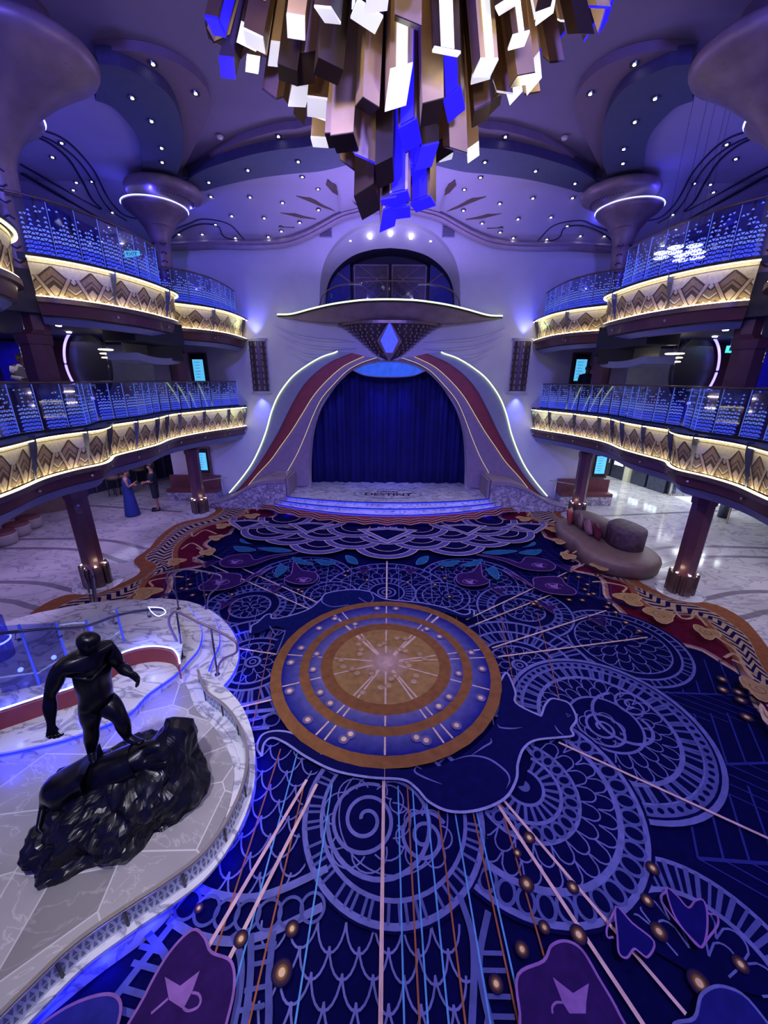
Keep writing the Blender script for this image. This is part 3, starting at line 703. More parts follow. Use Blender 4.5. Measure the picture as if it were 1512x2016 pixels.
outerw = [(-8.6, 0), (-4, 0), (4, 0), (8.6, 0), (8.6, 2.6), (14, 2.6), (14, 10.6), (-14, 10.6), (-14, 2.6), (-8.6, 2.6)]
polyA = [Vector((x, z, 0)) for x, z in outerw]
holes = [[Vector((p.x, p.z, 0)) for p in big], [Vector((p.x, p.z, 0)) for p in nic]]
tris = tessellate_polygon([polyA]+holes)
flat = polyA+holes[0]+holes[1]
b = MB(); b.add([(p.x, WY, p.y) for p in flat], [tuple(t) for t in tris])
for h in (big, nic):   # reveals
    n = len(h); b.add([(p.x, WY, p.z) for p in h]+[(p.x, WY+.35, p.z) for p in h], [(i, (i+1) % n, (i+1) % n+n, i+n) for i in range(n)])
struct(b.build('wall_back', MT['wall']))

# stage backdrop wall and curtain
b = MB(); b.box((0, 17.2, 3), (12, .2, 6.2)); b.box((-5.9, 16.2, 3), (.2, 2, 6.2)); b.box((5.9, 16.2, 3), (.2, 2, 6.2)); b.box((0, 16.2, 6.0), (12, 2, .1)); struct(b.build('wall_stage', MT['dim']))
b = MB(); rings = []
for zi in range(7):
    z = .51+5.0*zi/6; row = []
    for i in range(321):
        x = -3.9+7.8*i/320
        y = 15.75+.07*math.sin(x*11)+.045*math.sin(x*23+1.3)+.03*math.sin(x*5.1+.5)
        row.append(Vector((x, y, z+(.03*math.sin(x*9) if zi == 0 else 0))))
    rings.append(row)
b.loft(rings, cap=False, closed=False)
o = b.build('stage_curtain', MT['curtain'], smooth=True)
sd = o.modifiers.new('t', 'SOLIDIFY'); sd.thickness = .01
tag(o, 'deep blue pleated velvet curtain closing the stage under the arch', 'curtain')

# sweeping arch bands
Cv = [
 ([(515, 28), (500, 35), (440, 55), (370, 95), (300, 150), (240, 230), (205, 310), (180, 400), (150, 480), (110, 560), (60, 630), (5, 695)], 14.45),
 ([(585, 36), (560, 45), (480, 80), (400, 140), (340, 210), (290, 300), (245, 390), (200, 470), (150, 550), (95, 625), (35, 690)], 14.55),
 ([(640, 52), (620, 60), (540, 100), (460, 170), (400, 240), (350, 320), (300, 400), (250, 470), (200, 540), (135, 610), (70, 690)], 14.68),
 ([(700, 58), (685, 62), (620, 85), (560, 120), (500, 180), (440, 250), (400, 330), (360, 430), (320, 520), (275, 600), (240, 680)], 14.8),
 ([(720, 70), (640, 88), (570, 130), (500, 200), (450, 260), (420, 320), (395, 420), (385, 520), (380, 660)], 14.92)]
CL = [resample(cr(C(p, y), 5), 60) for p, y in Cv]
names = [('grey', 'greyband', 'outermost pale grey sweeping band of the stage arch'), ('maroon', 'maroon', 'maroon sweeping band of the stage arch'), ('taupe', 'taupeband', 'inner taupe sweeping band of the stage arch'), ('pier', 'taupeband', '')]
for s in (-1, 1):
    T = (lambda P: P) if s == -1 else mir
    root = empty('arch_surround', 'flowing banded surround on the %s side of the stage curtain, edged with light' % SIDE[s], 'arch surround', (s*5.2, 14.6, .5), 'stage arch surrounds')
    for k in range(4):
        A, B = T(CL[k]), T(CL[k+1]); b = MB(); n = len(A)
        YB = 15.0
        vs = [p for i in range(n) for p in (A[i], B[i]+Vector((0, A[i].y-B[i].y, 0))*(1 if k < 3 else 0), Vector((A[i].x, YB, A[i].z)), Vector((B[i].x, YB, B[i].z)))]
        fs = []
        for i in range(n-1):
            a = 4*i; c = 4*(i+1)
            fs += [(a, a+1, c+1, c), (a+1, a+3, c+3, c+1), (a+2, a, c, c+2)]
        fs += [(0, 2, 3, 1), (4*n-4, 4*n-3, 4*n-1, 4*n-2)]
        b.add(vs, fs); rel(fixn(b.build('curved_band', MT[names[k][1]])), root)
        b = MB(); q = [p+Vector((-s*0.0, -.03, 0)) for p in A]
        b.tube(q, .020 if k == 0 else (.009 if k != 1 else .012), 6)
        mm = {0: MT['led_green'], 1: MT['chrome'], 2: MT['led_arch'], 3: MT['led_arch']}[k]
        rel(b.build('light_strip' if k != 1 else 'metal_edge', mm, smooth=True), root)
    # pier between inner band and opening
lens_t = C([(588, 118), (640, 92), (700, 78), (752, 74)], 14.95); lens_b = C([(590, 119), (640, 140), (700, 148), (752, 150)], 14.95)
b = MB(); A = cr(lens_t, 6); B = cr(lens_b, 6); A = A[:-1]+[Vector((-p.x, p.y, p.z)) for p in reversed(A[:-1])]; B = B[:-1]+[Vector((-p.x, p.y, p.z)) for p in reversed(B[:-1])]
n = len(A)
b.add([p for i in range(n) for p in (A[i], B[i], A[i]+Vector((0, .12, 0)), B[i]+Vector((0, .12, 0)))], [f for i in range(n-1) for f in ((4*i, 4*i+1, 4*i+5, 4*i+4), (4*i+2, 4*i+6, 4*i+7, 4*i+3), (4*i, 4*i+4, 4*i+6, 4*i+2), (4*i+1, 4*i+3, 4*i+7, 4*i+5))])
o = fixn(b.build('lens_panel', mat('glowing_aqua', (.05, .2, .75), .5, 0, .32, (.04, .20, 1.0), var=.35, scale=5)))
tag(o, 'glowing blue lens-shaped panel at the crown of the stage arch', 'light panel')
b = MB(); b.tube([p+Vector((0, -.03, 0)) for p in A], .03, 6); b.tube([p+Vector((0, -.03, 0)) for p in B], .02, 6); o2 = b.build('rim', MT['taupeband'], o)

# sculpted waves on the wall each side under the canopy
for s in (-1, 1):
    b = MB()
    for k, pts in enumerate(([(540, 625), (575, 640), (620, 650), (700, 655)], [(545, 640), (590, 660), (640, 668), (700, 668)], [(560, 662), (600, 680), (640, 684), (690, 676)], [(575, 680), (610, 697), (650, 692), (680, 684)])):
        P_ = resample(cr([py(x, y+30 if False else y+18, 14.98) for x, y in pts], 6), 20)
        P_ = [Vector((p.x*(1 if s == -1 else -1), p.y, p.z)) for p in P_]
        b.tube(P_, [.01+.05*math.sin(PI*i/19) for i in range(20)], 8)
    struct(b.build('trim_wave_'+SIDE[s], MT['wall'], smooth=True))

# emblem bowl under canopy
er = empty('stage_emblem', 'bronze lattice bowl with a glowing blue diamond under the canopy balcony', 'emblem', (0, 14.9, 5.3))
zt, zb = py(755, 635, 14.2).z, py(755, 709, 14.6).z
b = MB()
prof = []
for i in range(13):
    t = i/12; prof.append((1.72*(1-t)**.72*(1-.12*math.sin(PI*t))+.02, zt+(zb-zt)*t))
b.lathe((0, 15.0, 0), prof, 40, 1, .55, a0=PI, a1=2*PI)
rel(b.build('bowl', MT['dark_bronze'], smooth=True), er)
b = MB()
for i in range(1, 11):
    r_, z_ = prof[i]
    n = max(4, int(r_*14))
    for k in range(n):
        a = PI+PI*(k+(.5 if i % 2 else .25))/n
        if abs(math.cos(a)*r_) < .28*(1-i/13): continue
        c = Vector((r_*1.01*math.cos(a), 15+.55*r_*1.02*math.sin(a), z_))
        b.box(c, (.06, .04, .07), rz=a)
rel(b.build('lattice', MT['mauve_metal']), er)
b = MB(); b.sweep([Vector((prof[0][0]*1.02*math.cos(PI+PI*i/30), 15+.57*prof[0][0]*math.sin(PI+PI*i/30), zt)) for i in range(31)], [(-.03, -.04), (.03, -.04), (.03, .05), (-.03, .05)]); rel(fixn(b.build('rim', MT['bronze'])), er)
dy = [14.02, 14.3, 14.72, 14.3]
dp = [py(752, 637, 14.0), py(777, 670, 14.25), py(763.5, 707, 14.62), py(748, 670, 14.25)]
xc = 0
def diamond(h, hw, yo):
    zc = (zt+zb)/2
    return [Vector((0, 14.02-yo, zc+h)), Vector((hw, 14.2-yo, zc+.02)), Vector((0, 14.72-yo, zc-h)), Vector((-hw, 14.2-yo, zc+.02))]
b = MB(); D1 = diamond(.62, .42, .0); D2 = [p+Vector((0, .25, 0)) for p in D1]; b.loft([D1, D2]); rel(fixn(b.build('diamond_frame', MT['mauve_metal'])), er)
b = MB(); D1 = diamond(.56, .30, .03); D2 = [p+Vector((0, .02, 0)) for p in D1]; b.loft([D1, D2]); rel(fixn(b.build('diamond_glass', mat('lit_sapphire', (.05, .06, .9), .3, 0, 1.4, (.05, .07, 1.0), var=.5, scale=9))), er)

# canopy balcony
cr_ = empty('canopy_balcony', 'wide winged taupe canopy balcony with a lime-lit rim above the stage', 'balcony', (0, 15, 6.5))
ups = [(232, 479), (300, 476), (400, 450), (500, 428), (620, 412), (700, 408), (757, 407)]
lows = [(232, 484), (300, 498), (400, 508), (500, 512), (620, 512), (700, 512), (757, 512)]
dep = [.12, .35, .75, 1.1, 1.38, 1.45, 1.48]
def cz(q, Y): return py(450+q[0]/2.4, 420+q[1]/2.4, Y)
U_ = [cz(q, 15-d) for q, d in zip(ups, dep)]; L_ = [cz(q, 15-d*.55) for q, d in zip(lows, dep)]
U_[-1].x = L_[-1].x = 0
U_ = resample(sym(cr(U_, 5)[:-1]), 81); L_ = resample(sym(cr(L_, 5)[:-1]), 81)
b = MB(); n = 81; rings = []
for i in range(n):
    u, l = U_[i], L_[i]; mid = u.lerp(l, .5)+Vector((0, -.02*(15-u.y)+.05, -.05*(u.z-l.z)))
    rings.append([Vector((u.x, 15, u.z-.03)), u, mid, l, Vector((l.x, 15, l.z))])
b.loft(rings, cap=True, closed=False)
rel(b.build('canopy', MT['mauve_metal'], smooth=False), cr_)
b = MB(); b.tube([p+Vector((0, -.01, .0)) for p in U_], .032, 6); rel(b.build('light_strip', MT['led_green'], smooth=True), cr_)
b = MB(); b.tube([p+Vector((0, -.02, -.045)) for p in U_], .03, 6); rel(b.build('black_lip', MT['black'], smooth=True), cr_)
# balcony glass rail
gr = empty('glass_balustrade', 'low curved glass balustrade on the small balcony above the stage', 'balustrade', (0, 14.2, 7.0))
R0 = [(430, 438), (440, 395), (470, 362), (520, 340), (640, 322), (757, 319)]
dd = [.05, .3, .55, .85, 1.15, 1.2]
rt_ = resample(sym([cz(q, 15-d) for q, d in zip(R0, dd)]), 41)
b = MB(); b.tube(rt_, .02, 6); rel(b.build('handrail', MT['bronze'], smooth=True), gr)
zf = U_[40].z-.1
for k in range(8):
    seg_ = rt_[k*5:k*5+6]; b = MB()
    b.add([p for q in seg_ for p in (q, Vector((q.x, q.y+.01, min(q.z-.02, zf-.1*abs(q.x)*.5))))], [(2*i, 2*i+1, 2*i+3, 2*i+2) for i in range(len(seg_)-1)])
    rel(b.build('glass_panel', MT['glass']), gr)
# niche interior
nb = MB(); h = nic; n = len(h)
inner = [Vector((p.x*.985, WY+1.0, 7.0+(p.z-7.0)*.80)) for p in h]; inner2 = [Vector((p.x*.97, WY+2.0, p.z)) for p in inner]
nb.add([(p.x, WY+.34, p.z) for p in h]+[tuple(p) for p in inner], [(i, (i+1) % n, (i+1) % n+n, i+n) for i in range(n)])
struct(nb.build('ceiling_niche', MT['wall'], smooth=True))
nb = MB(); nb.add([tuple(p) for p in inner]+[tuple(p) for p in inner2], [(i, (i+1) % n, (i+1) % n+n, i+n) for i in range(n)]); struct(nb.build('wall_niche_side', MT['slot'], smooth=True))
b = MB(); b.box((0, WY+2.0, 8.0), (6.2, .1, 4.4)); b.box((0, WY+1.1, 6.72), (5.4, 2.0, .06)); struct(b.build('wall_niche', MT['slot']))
dr = empty('double_door', 'patterned bronze double door at the back of the small balcony niche', 'door', (0, WY+1.9, 6.75))
for s in (-1, 1):
    b = MB(); b.mi = 0; b.box((s*.72, WY+1.85, 7.75), (1.36, .08, 2.0)); rel(b.build('door_leaf', MT['dark_bronze']), dr)
    b = MB()
    for k in range(5): b.box((s*.72, WY+1.79, 7.2+k*.3), (1.1, .02, .02), R=Matrix.Rotation(s*.6*(1 if k % 2 else -1), 3, 'Y'))
    b.box((s*.09, WY+1.79, 7.75), (.03, .03, 1.9)); b.box((s*1.36, WY+1.79, 7.75), (.05, .03, 2.0)); b.box((s*.72, WY+1.79, 8.72), (1.3, .03, .05)); b.box((s*.72, WY+1.79, 8.3), (1.3, .02, .03))
    rel(b.build('metal_ornament', MT['mauve_metal']), dr)
    b = MB(); b.box((s*1.98, WY+1.45, 7.7), (1.0, .06, 2.0), rz=-s*.35); o = b.build('side_panel', MT['bluewall']); 
    tag(o, 'dark blue folding screen panel %s of the niche doors' % SIDE[s], 'panel')
    b = MB(); b.tube([(s*1.5, WY+1.6, 8.1), (s*1.9, WY+1.45, 8.35), (s*2.6, WY+1.2, 8.5)], .04, 6); b.tube([(s*1.5, WY+1.6, 7.6), (s*2.1, WY+1.45, 7.35)], .03, 6); rel(b.build('curved_moulding', MT['mauve_metal']), o)
for i in range(5):
    x = -1.4+i*.7; z = nic[len(nic)//2].z-.18-abs(x)*.12
    b = MB(); b.lathe((0, 0, 0), [(.0, -.01), (.045, -.01), (.055, .01), (.0, .02)], 12)
    tag(b.build('downlight', MT['lampw'], loc=None), 'small round downlight under the niche arch, %s of five' % ['leftmost', 'second from left', 'middle', 'second from right', 'rightmost'][i], 'downlight', 'niche downlights').location = (x, 15.55, z-.1)
# vents
for s in (-1, 1):
    p = py(762+s*121, 456, 14.97); b = MB(); b.box((p.x, 14.97, p.z), (.42, .04, .34)); o = b.build('air_vent', mat('vent_paint_'+SIDE[s], (.42, .38, .5), .6)); tag(o, 'square air vent high on the wall %s of the niche' % SIDE[s], 'vent')
    b = MB()
    for k in range(7): b.box((p.x, 14.94, p.z-.13+k*.043), (.38, .02, .012))
    b.build('slat', MT['slot'], o)
# wall sconces: patterned panels with blue up and down light
for s in (-1, 1):
    pt = py(762+s*257, 672, 14.95); pb = py(762+s*257, 770, 14.95); xx = s*4.75
    zt_, zb_ = pt.z, pb.z
    r = empty('wall_sconce', 'tall patterned bronze wall sconce glowing blue, %s of the stage' % SIDE[s], 'sconce', (xx, 14.98, zb_))
    b = MB(); b.lathe((xx, 15.0, 0), [(.30, zb_), (.30, zt_)], 16, 1, .7, a0=PI, a1=2*PI); rel(b.build('panel', MT['dark_bronze'], smooth=True), r)
    b = MB()
    for i in range(8):
        for k in range(5):
            a = PI+PI*(k+.5)/5; z = zb_+(zt_-zb_)*(i+.5)/8
            c = Vector((xx+.31*math.cos(a), 15+.22*math.sin(a), z))
            b.box(c, (.055, .02, .13), rz=a+PI/2+(0.0))
            b.box(c+Vector((0, 0, .08)), (.02, .03, .02), rz=a)
    rel(b.build('lattice', MT['mauve_metal']), r)
    for z, nm in ((zt_, 'upper_cup'), (zb_, 'lower_cup')):
        sg = 1 if z == zt_ else -1
        b = MB(); b.lathe((xx, 15.0, z), [(.31, 0), (.38, .09*sg), (.40, .10*sg), (.30, .02*sg)], 16, 1, .7, a0=PI, a1=2*PI); rel(b.build(nm, MT['wall'], smooth=True), r)
        b = MB(); b.box((xx, 14.9, z+sg*.05), (.10, .06, .03)); rel(b.build('lamp', MT['led_blue']), r)
        l = lamp('SPOT', (xx, 14.82, z+sg*.08), 130, (.08, .10, 1.0), .03, (xx, 14.98, z+sg*1.3), 75, .9)
for s in (-1, 1):   # spill of the frieze light strips where they meet the wall
    for x, z in ((5.3, 3.3), (4.95, 6.3)): lamp('POINT', (s*x, 14.1, z), 5, (.85, 1.0, .55), .03)
# screens, frames, benches on the wall
def screen(px, pyy, w_, h_, label, where):
    p = py(px, pyy, 14.96)
    r = empty('information_screen', label, 'screen', (p.x, 14.96, p.z-h_/2))
    b = MB(); b.box((p.x, 14.95, p.z), (w_*1.7, .06, h_*1.35)); rel(b.build('frame', MT['bronze']), r)
    b = MB(); b.box((p.x, 14.91, p.z), (w_*1.25, .04, h_*1.22)); rel(b.build('bezel', MT['black']), r)
    b = MB(); b.box((p.x, 14.885, p.z-h_*.02), (w_, .01, h_*.86)); rel(b.build('display', MT['screen']), r)
    b = MB()
    for k in range(6): b.box((p.x-w_*.1, 14.878, p.z+h_*(.30-.12*k)), (w_*(.55-.08*(k % 3)), .004, .012))
    for k in range(6): b.box((p.x-w_*.3+k*w_*.12, 14.878, p.z+h_*.5), (w_*.08, .004, .05))
    rel(b.build('text_line', MT['text']), r)
for s in (-1, 1):
    screen(767+s*374, 728, .38, .85, 'upright blue information screen on the deck above, %s side wall' % SIDE[s], 0)
    screen(767+s*(368 if s < 0 else 414), 907 if s < 0 else 914, .38, .80, 'upright blue information screen near the floor, %s side wall' % SIDE[s], 0)
    x = s*(7.7 if s < 0 else 7.75)
    r = empty('wall_bench', 'dark upholstered wall bench on a stone plinth below the %s screen' % SIDE[s], 'bench', (x, 14.7, 0), 'benches below the screens')
    b = MB(); b.box((x, 14.72, .18), (2.0, .5, .36)); rel(b.build('plinth', MT['marble3']), r)
    b = MB(); b.box((x, 14.70, .42), (2.0, .48, .12)); rel(b.build('seat', MT['leather']), r)
    b = MB(); b.box((x, 14.90, .72), (2.0, .12, .5)); rel(b.build('backrest', MT['leather']), r)
# cornice along the wall top, vaulting up over the niche
ZL, ZS1, ZM1, ZT1 = 9.90, 9.80, 10.0, 10.16
cpx = [(340, 485), (420, 481), (500, 482), (560, 478), (600, 465), (630, 450), (670, 428), (700, 419), (723, 414)]
cw = [py(x, y, 14.9) for x, y in cpx]
cw = [Vector((-14, 14.9, cw[0].z-.02)), Vector((-9, 14.9, cw[0].z-.01))]+cw
corn = cr(cw, 6); corn.append(Vector((-.02, 14.9, corn[-1].z+.06)))
corn = corn+[Vector((-p.x, p.y, p.z)) for p in reversed(corn)]
b = MB(); rings = []
for i, p in enumerate(corn):
    a_ = corn[max(0, i-1)]; c_ = corn[min(len(corn)-1, i+1)]; d = (c_-a_); d.y = 0; d.normalize(); nn = Vector((-d.z, 0, d.x))
    rings.append([p+nn*v+Vector((0, -u, 0)) for u, v in ((0, -.13), (.10, -.12), (.16, -.06), (.12, -.03), (.18, .03), (.10, .10), (0, .10))])
b.loft(rings); struct(fixn(b.build('trim_cornice', MT['taupeband'])))
# vaulted lavender strip between the wall top and the flat ceiling
b = MB(); rings = []
for p in corn:
    q = Vector((p.x, 13.3, ZL)); pp0 = Vector((p.x, 14.98, p.z+.03)); rings.append([pp0.lerp(q, t)+Vector((0, 0, .18*math.sin(PI*t)*(1 if p.z < 9.6 else .1))) for t in (0, .25, .5, .75, 1)])
b.loft(rings, cap=False, closed=False); struct(b.build('ceiling_vault', MT['ceil'], smooth=True))

#@@CEIL
# ================================================================== CEILING
def CZ(lst, z): return [pz(x, y, z+.94) for x, y in lst]
def vault(x, y):
    """point of the ceiling surface seen at a pixel: flat part, else vault strip"""
    p = pz(x, y, ZL)
    if p.y <= 13.3: return p
    lo, hi = 13.3, 14.95
    for _ in range(30):
        Y = (lo+hi)/2; q = py(x, y, Y); j = min(range(len(corn)), key=lambda i: abs(corn[i].x-q.x)); zc_ = corn[j].z
        t = (14.98-Y)/(14.98-13.3); zs = zc_+.03+(ZL-zc_-.03)*t+.18*math.sin(PI*t)*(1 if zc_ < 9.6 else .1)
        if q.z < zs: lo = Y
        else: hi = Y
    return q
tealS = CZ([(188, 198), (221, 211), (251, 241), (271, 271), (279, 312), (281, 352)], 8.86)
tealB = CZ([(389, 382), (427, 369), (502, 352), (578, 342), (643, 335)], 8.86)
# lavender outer ceiling with the star-shaped opening
def quad_outline(side, back, zc, colY1=8.0, colY2=12.3, colx=6.0):
    """right half of star: from near column, along the side web, to the far column, along the back web to the axis"""
    S = [Vector((-p.x, p.y, zc)) for p in side]; B = [Vector((-p.x, p.y, zc)) for p in back]
    half = cr(S, 5)+cr(B, 5)
    mirn = [Vector((p.x, 2*7.9-p.y, zc)) for p in cr(S, 5)]
    half = list(reversed(mirn))+half
    full = half+[Vector((-p.x, p.y, zc)) for p in reversed(half)]
    return full, half
T1, T1h = quad_outline(tealS, tealB, ZS1)
outerc = [(-14, -4), (-14, 13.3), (14, 13.3), (14, -4)]
pa = [Vector((x, y, 0)) for x, y in outerc]; ho = [Vector((p.x, p.y, 0)) for p in T1]
tr = tessellate_polygon([pa, ho]); fl = pa+ho
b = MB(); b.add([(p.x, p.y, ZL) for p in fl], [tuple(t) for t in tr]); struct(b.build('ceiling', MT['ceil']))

riserS = CZ([(193, 126), (236, 131), (281, 151), (322, 176), (347, 211), (359, 251), (362, 291), (357, 322), (347, 349)], 8.86)
riserB = CZ([(369, 354), (402, 334), (452, 317), (502, 303), (553, 294), (618, 286)], 8.86)
mauS = CZ([(193, 123), (261, 138), (301, 156), (342, 186), (364, 216), (372, 261), (369, 301), (352, 347)], 9.06)
mauB = CZ([(372, 353), (402, 327), (452, 307), (528, 289), (618, 276)], 9.06)
minS = CZ([(183, 103), (221, 99), (281, 103), (342, 121), (387, 151), (412, 186), (412, 221), (397, 261), (372, 311), (352, 347)], 9.06)
minB = CZ([(355, 346), (382, 332), (427, 301), (482, 276), (553, 256), (603, 249)], 9.06)
def strip(A, B, n=40):
    A = resample(A, n); B = resample(B, n)
    return [p for i in range(n) for p in (A[i], B[i])], [(2*i, 2*i+1, 2*i+3, 2*i+2) for i in range(n-1)]
def mirY(P): return [Vector((p.x, 2*7.95-p.y, p.z)) for p in P]
ax = lambda P, y, z: P+[Vector((0, y, z))]
def withstart(a_, b_):
    return [a_]+b_
tS, tB = cr(tealS, 5), cr(ax(tealB, 11.6, 9.8), 5)
rS, rB = cr(riserS, 5), cr(ax(riserB, 10.5, 9.8), 5)
uS, uB = cr(mauS, 5), cr(ax(mauB, 10.8, 10.0), 5)
iS, iB = cr(minS, 5), cr(ax(minB, 10.0, 10.0), 5)
def four(b, A, B):
    for f in (lambda P: P, mir):
        b.add(*strip(f(A), f(B)))
def sideall(b, A, B):
    four(b, A, B); four(b, mirY(A), mirY(B))
tB = withstart(tS[-1], tB); rB = withstart(rS[-1], rB); iB = withstart(iS[-1], iB)
b = MB()
sideall(b, tS, rS); four(b, tB, rB)
# outer lip of the slate layer up to the lavender ceiling
lift = lambda P, z: [Vector((p.x, p.y, z)) for p in P]
sideall(b, tS, lift(tS, 9.92)); four(b, tB, lift(tB, 9.92))
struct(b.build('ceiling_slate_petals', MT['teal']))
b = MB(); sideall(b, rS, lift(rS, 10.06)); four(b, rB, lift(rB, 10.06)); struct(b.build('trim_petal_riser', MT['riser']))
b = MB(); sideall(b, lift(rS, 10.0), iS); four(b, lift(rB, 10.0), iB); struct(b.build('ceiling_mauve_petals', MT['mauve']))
b = MB(); sideall(b, iS, lift(iS, 10.15)); four(b, iB, lift(iB, 10.15)); struct(b.build('trim_inner_riser', MT['mauve']))
b = MB(); b.box((0, 5.2, 10.18), (16, 18, .05)); struct(b.build('ceiling_main', MT['ceil_main']))
# fan rays recessed over the stage front
for s in (-1, 1):
    b = MB()
    for A_ in ([(583, 384), (610, 387), (660, 414), (640, 408)], [(552, 417), (580, 419), (622, 430), (590, 427)], [(548, 445), (580, 447), (560, 445.5), (552, 443)]):
        P_ = [vault(x, y)+Vector((0, 0, -.03)) for x, y in A_]; P_ = [Vector((p.x*(1 if s < 0 else -1), p.y, p.z)) for p in P_]
        # order as thin wedge
        b.loft([P_, [p+Vector((0, 0, .06)) for p in P_]])
    b2 = [vault(x, y)+Vector((0, 0, -.03)) for x, y in ((645, 352), (660, 362), (706, 404), (655, 377), (642, 362))]
    b2 = [Vector((p.x*(1 if s < 0 else -1), p.y, p.z)) for p in b2]; b.loft([b2, [p+Vector((0, 0, .06)) for p in b2]])
    struct(fixn(b.build('trim_rays_'+SIDE[s], MT['brown'])))
# dark slot lines of the lavender ceiling
slotsL = [
 ([(40, 240), (85, 255), (118, 268), (150, 293), (185, 335), (205, 375), (225, 405), (250, 425), (300, 433)], .035),
 ([(42, 258), (85, 268), (125, 290), (158, 320), (185, 360), (200, 390), (220, 415), (250, 434)], .03),
 ([(40, 263), (70, 268), (100, 282), (135, 312), (160, 352), (180, 390), (200, 412), (120, 368), (40, 322)], .045),
 ([(42, 340), (140, 397), (240, 455)], .12),
 ([(335, 470), (360, 452), (395, 440), (430, 445), (455, 470), (600, 468)], .03),
 ([(330, 455), (370, 440), (400, 430), (450, 440), (480, 470)], .025)]
for s in (-1, 1):
    b = MB()
    for pts, w_ in slotsL:
        P_ = [vault(x, y) for x, y in pts]; P_ = resample(cr(P_, 5) if len(P_) > 2 else P_, 50)
        P_ = [Vector((p.x*(1 if s < 0 else -1), min(p.y, 14.9), p.z-.03)) for p in P_]
        b.sweep(P_, [(-w_/2, 0), (w_/2, 0), (w_/2, .03), (-w_/2, .03)])
    struct(fixn(b.build('trim_slot_'+SIDE[s], MT['slot'])))
# downlights
dl = MB(); dl.lathe((0, 0, 0), [(.0, -.010), (.027, -.010), (.032, 0), (.0, .01)], 12)
dproto = dl.build('downlight', MT['lampw']); 
rg = MB(); rg.lathe((0, 0, 0), [(.05, -.004), (.075, -.008), (.08, .01), (.05, .01)], 16); dring = rg.build('trim_ring', MT['gun'], dproto)
first = [True]
def downlight(x, y, z, label, group):
    if first[0]: o = dproto; first[0] = False
    else:
        o = dproto.copy(); COL.objects.link(o); c = dring.copy(); COL.objects.link(c); c.parent = o
    p = vault(x, y) if z == 8.95 else pz(x, y, z+.94); o.location = (p.x, p.y, p.z-.02); tag(o, label, 'downlight', group); return p
ORD = ['outermost', 'second', 'third', 'fourth', 'fifth', 'sixth', 'seventh', 'eighth']
def dgroup(pts, z, label, group, mirror=True):
    pts = sorted(pts)
    for k_, (x, y) in enumerate(pts):
        lab0 = label+', '+ORD[k_]+' from the outer edge'
        p = downlight(x, y, z, lab0 % 'left', group % 'left')
        if mirror:
            o = dproto.copy(); COL.objects.link(o); c = dring.copy(); COL.objects.link(c); c.parent = o
            o.location = (-p.x, p.y, p.z-.02); tag(o, lab0 % 'right', 'downlight', group % 'right')
dgroup([(301, 124), (385, 182)], 9.06, 'small downlight in the %s mauve petal', 'downlights in the %s mauve petal')
dgroup([(548, 267), (426, 310)], 9.06, 'small downlight in the %s mauve band facing the stage', 'downlights in the %s mauve stage band')
dgroup([(260, 191), (298, 237), (318, 290), (319, 318)], 8.86, 'small downlight in the %s slate side petal', 'downlights in the %s slate side petal')
dgroup([(411, 358), (488, 334), (587, 317)], 8.86, 'small downlight in the %s slate petal facing the stage', 'downlights in the %s slate stage petal')
dgroup([(595, 347), (626, 371), (492, 387), (415, 386), (556, 398), (456, 424), (520, 428), (424, 441)], 8.95, 'small downlight in the %s lavender ceiling by the stage', 'downlights before the stage on the %s')
dgroup([(627, 412), (590, 437), (554, 454), (528, 465), (463, 467)], 8.95, 'bright downlight along the %s cornice curve', 'cornice downlights on the %s')
dgroup([(121, 280), (103, 308), (150, 358), (144, 373), (181, 356), (221, 417), (352, 460), (398, 460)], 8.95, 'bright downlight above the %s upper deck', 'upper deck downlights on the %s')
for s in (-1, 1):
    p = pz(433, 268, 10.13); b = MB(); b.lathe((0, 0, 0), [(0, -.05), (.06, -.05), (.085, 0), (0, .02)], 16); o = b.build('smoke_detector', MT['white_cloth'], smooth=True); o.location = (p.x*(1 if s < 0 else -1), p.y, 10.13); tag(o, 'pale round sensor on the plum ceiling, %s of the chandelier' % SIDE[s], 'sensor')

#@@CHAND
# ================================================================== CHANDELIER
CH = Vector((.06, 5.3, 10.12))
ch = empty('chandelier', 'huge starburst chandelier of bronze, glowing white and blue prisms hanging from the ceiling', 'chandelier', CH)
mB = [mat('satin_bronze_a', (.20, .115, .06), .38, .5, var=.2, scale=2), mat('satin_bronze_b', (.66, .46, .22), .42, .25, var=.15, scale=2), mat('satin_bronze_c', (.05, .028, .018), .4, .4, var=.2, scale=2)]
mW = mat('white_diffuser', (.9, .9, .9), .5, 0, .85, (.92, .95, .95), var=.08, scale=3)
mE = mat('grey_white_diffuser', (.7, .7, .78), .5, 0, .75, (.72, .72, .86), var=.25, scale=4)
mU = mat('blue_diffuser', (.02, .01, .8), .5, 0, .85, (.02, .01, 1.0), var=.4, scale=3)
def basis(d, roll):
    d = d.normalized(); a = d.cross(Vector((0, 1, 0.01))); a.normalize(); b_ = d.cross(a)
    return a*math.cos(roll)+b_*math.sin(roll), -a*math.sin(roll)+b_*math.cos(roll), d
rest = MB()
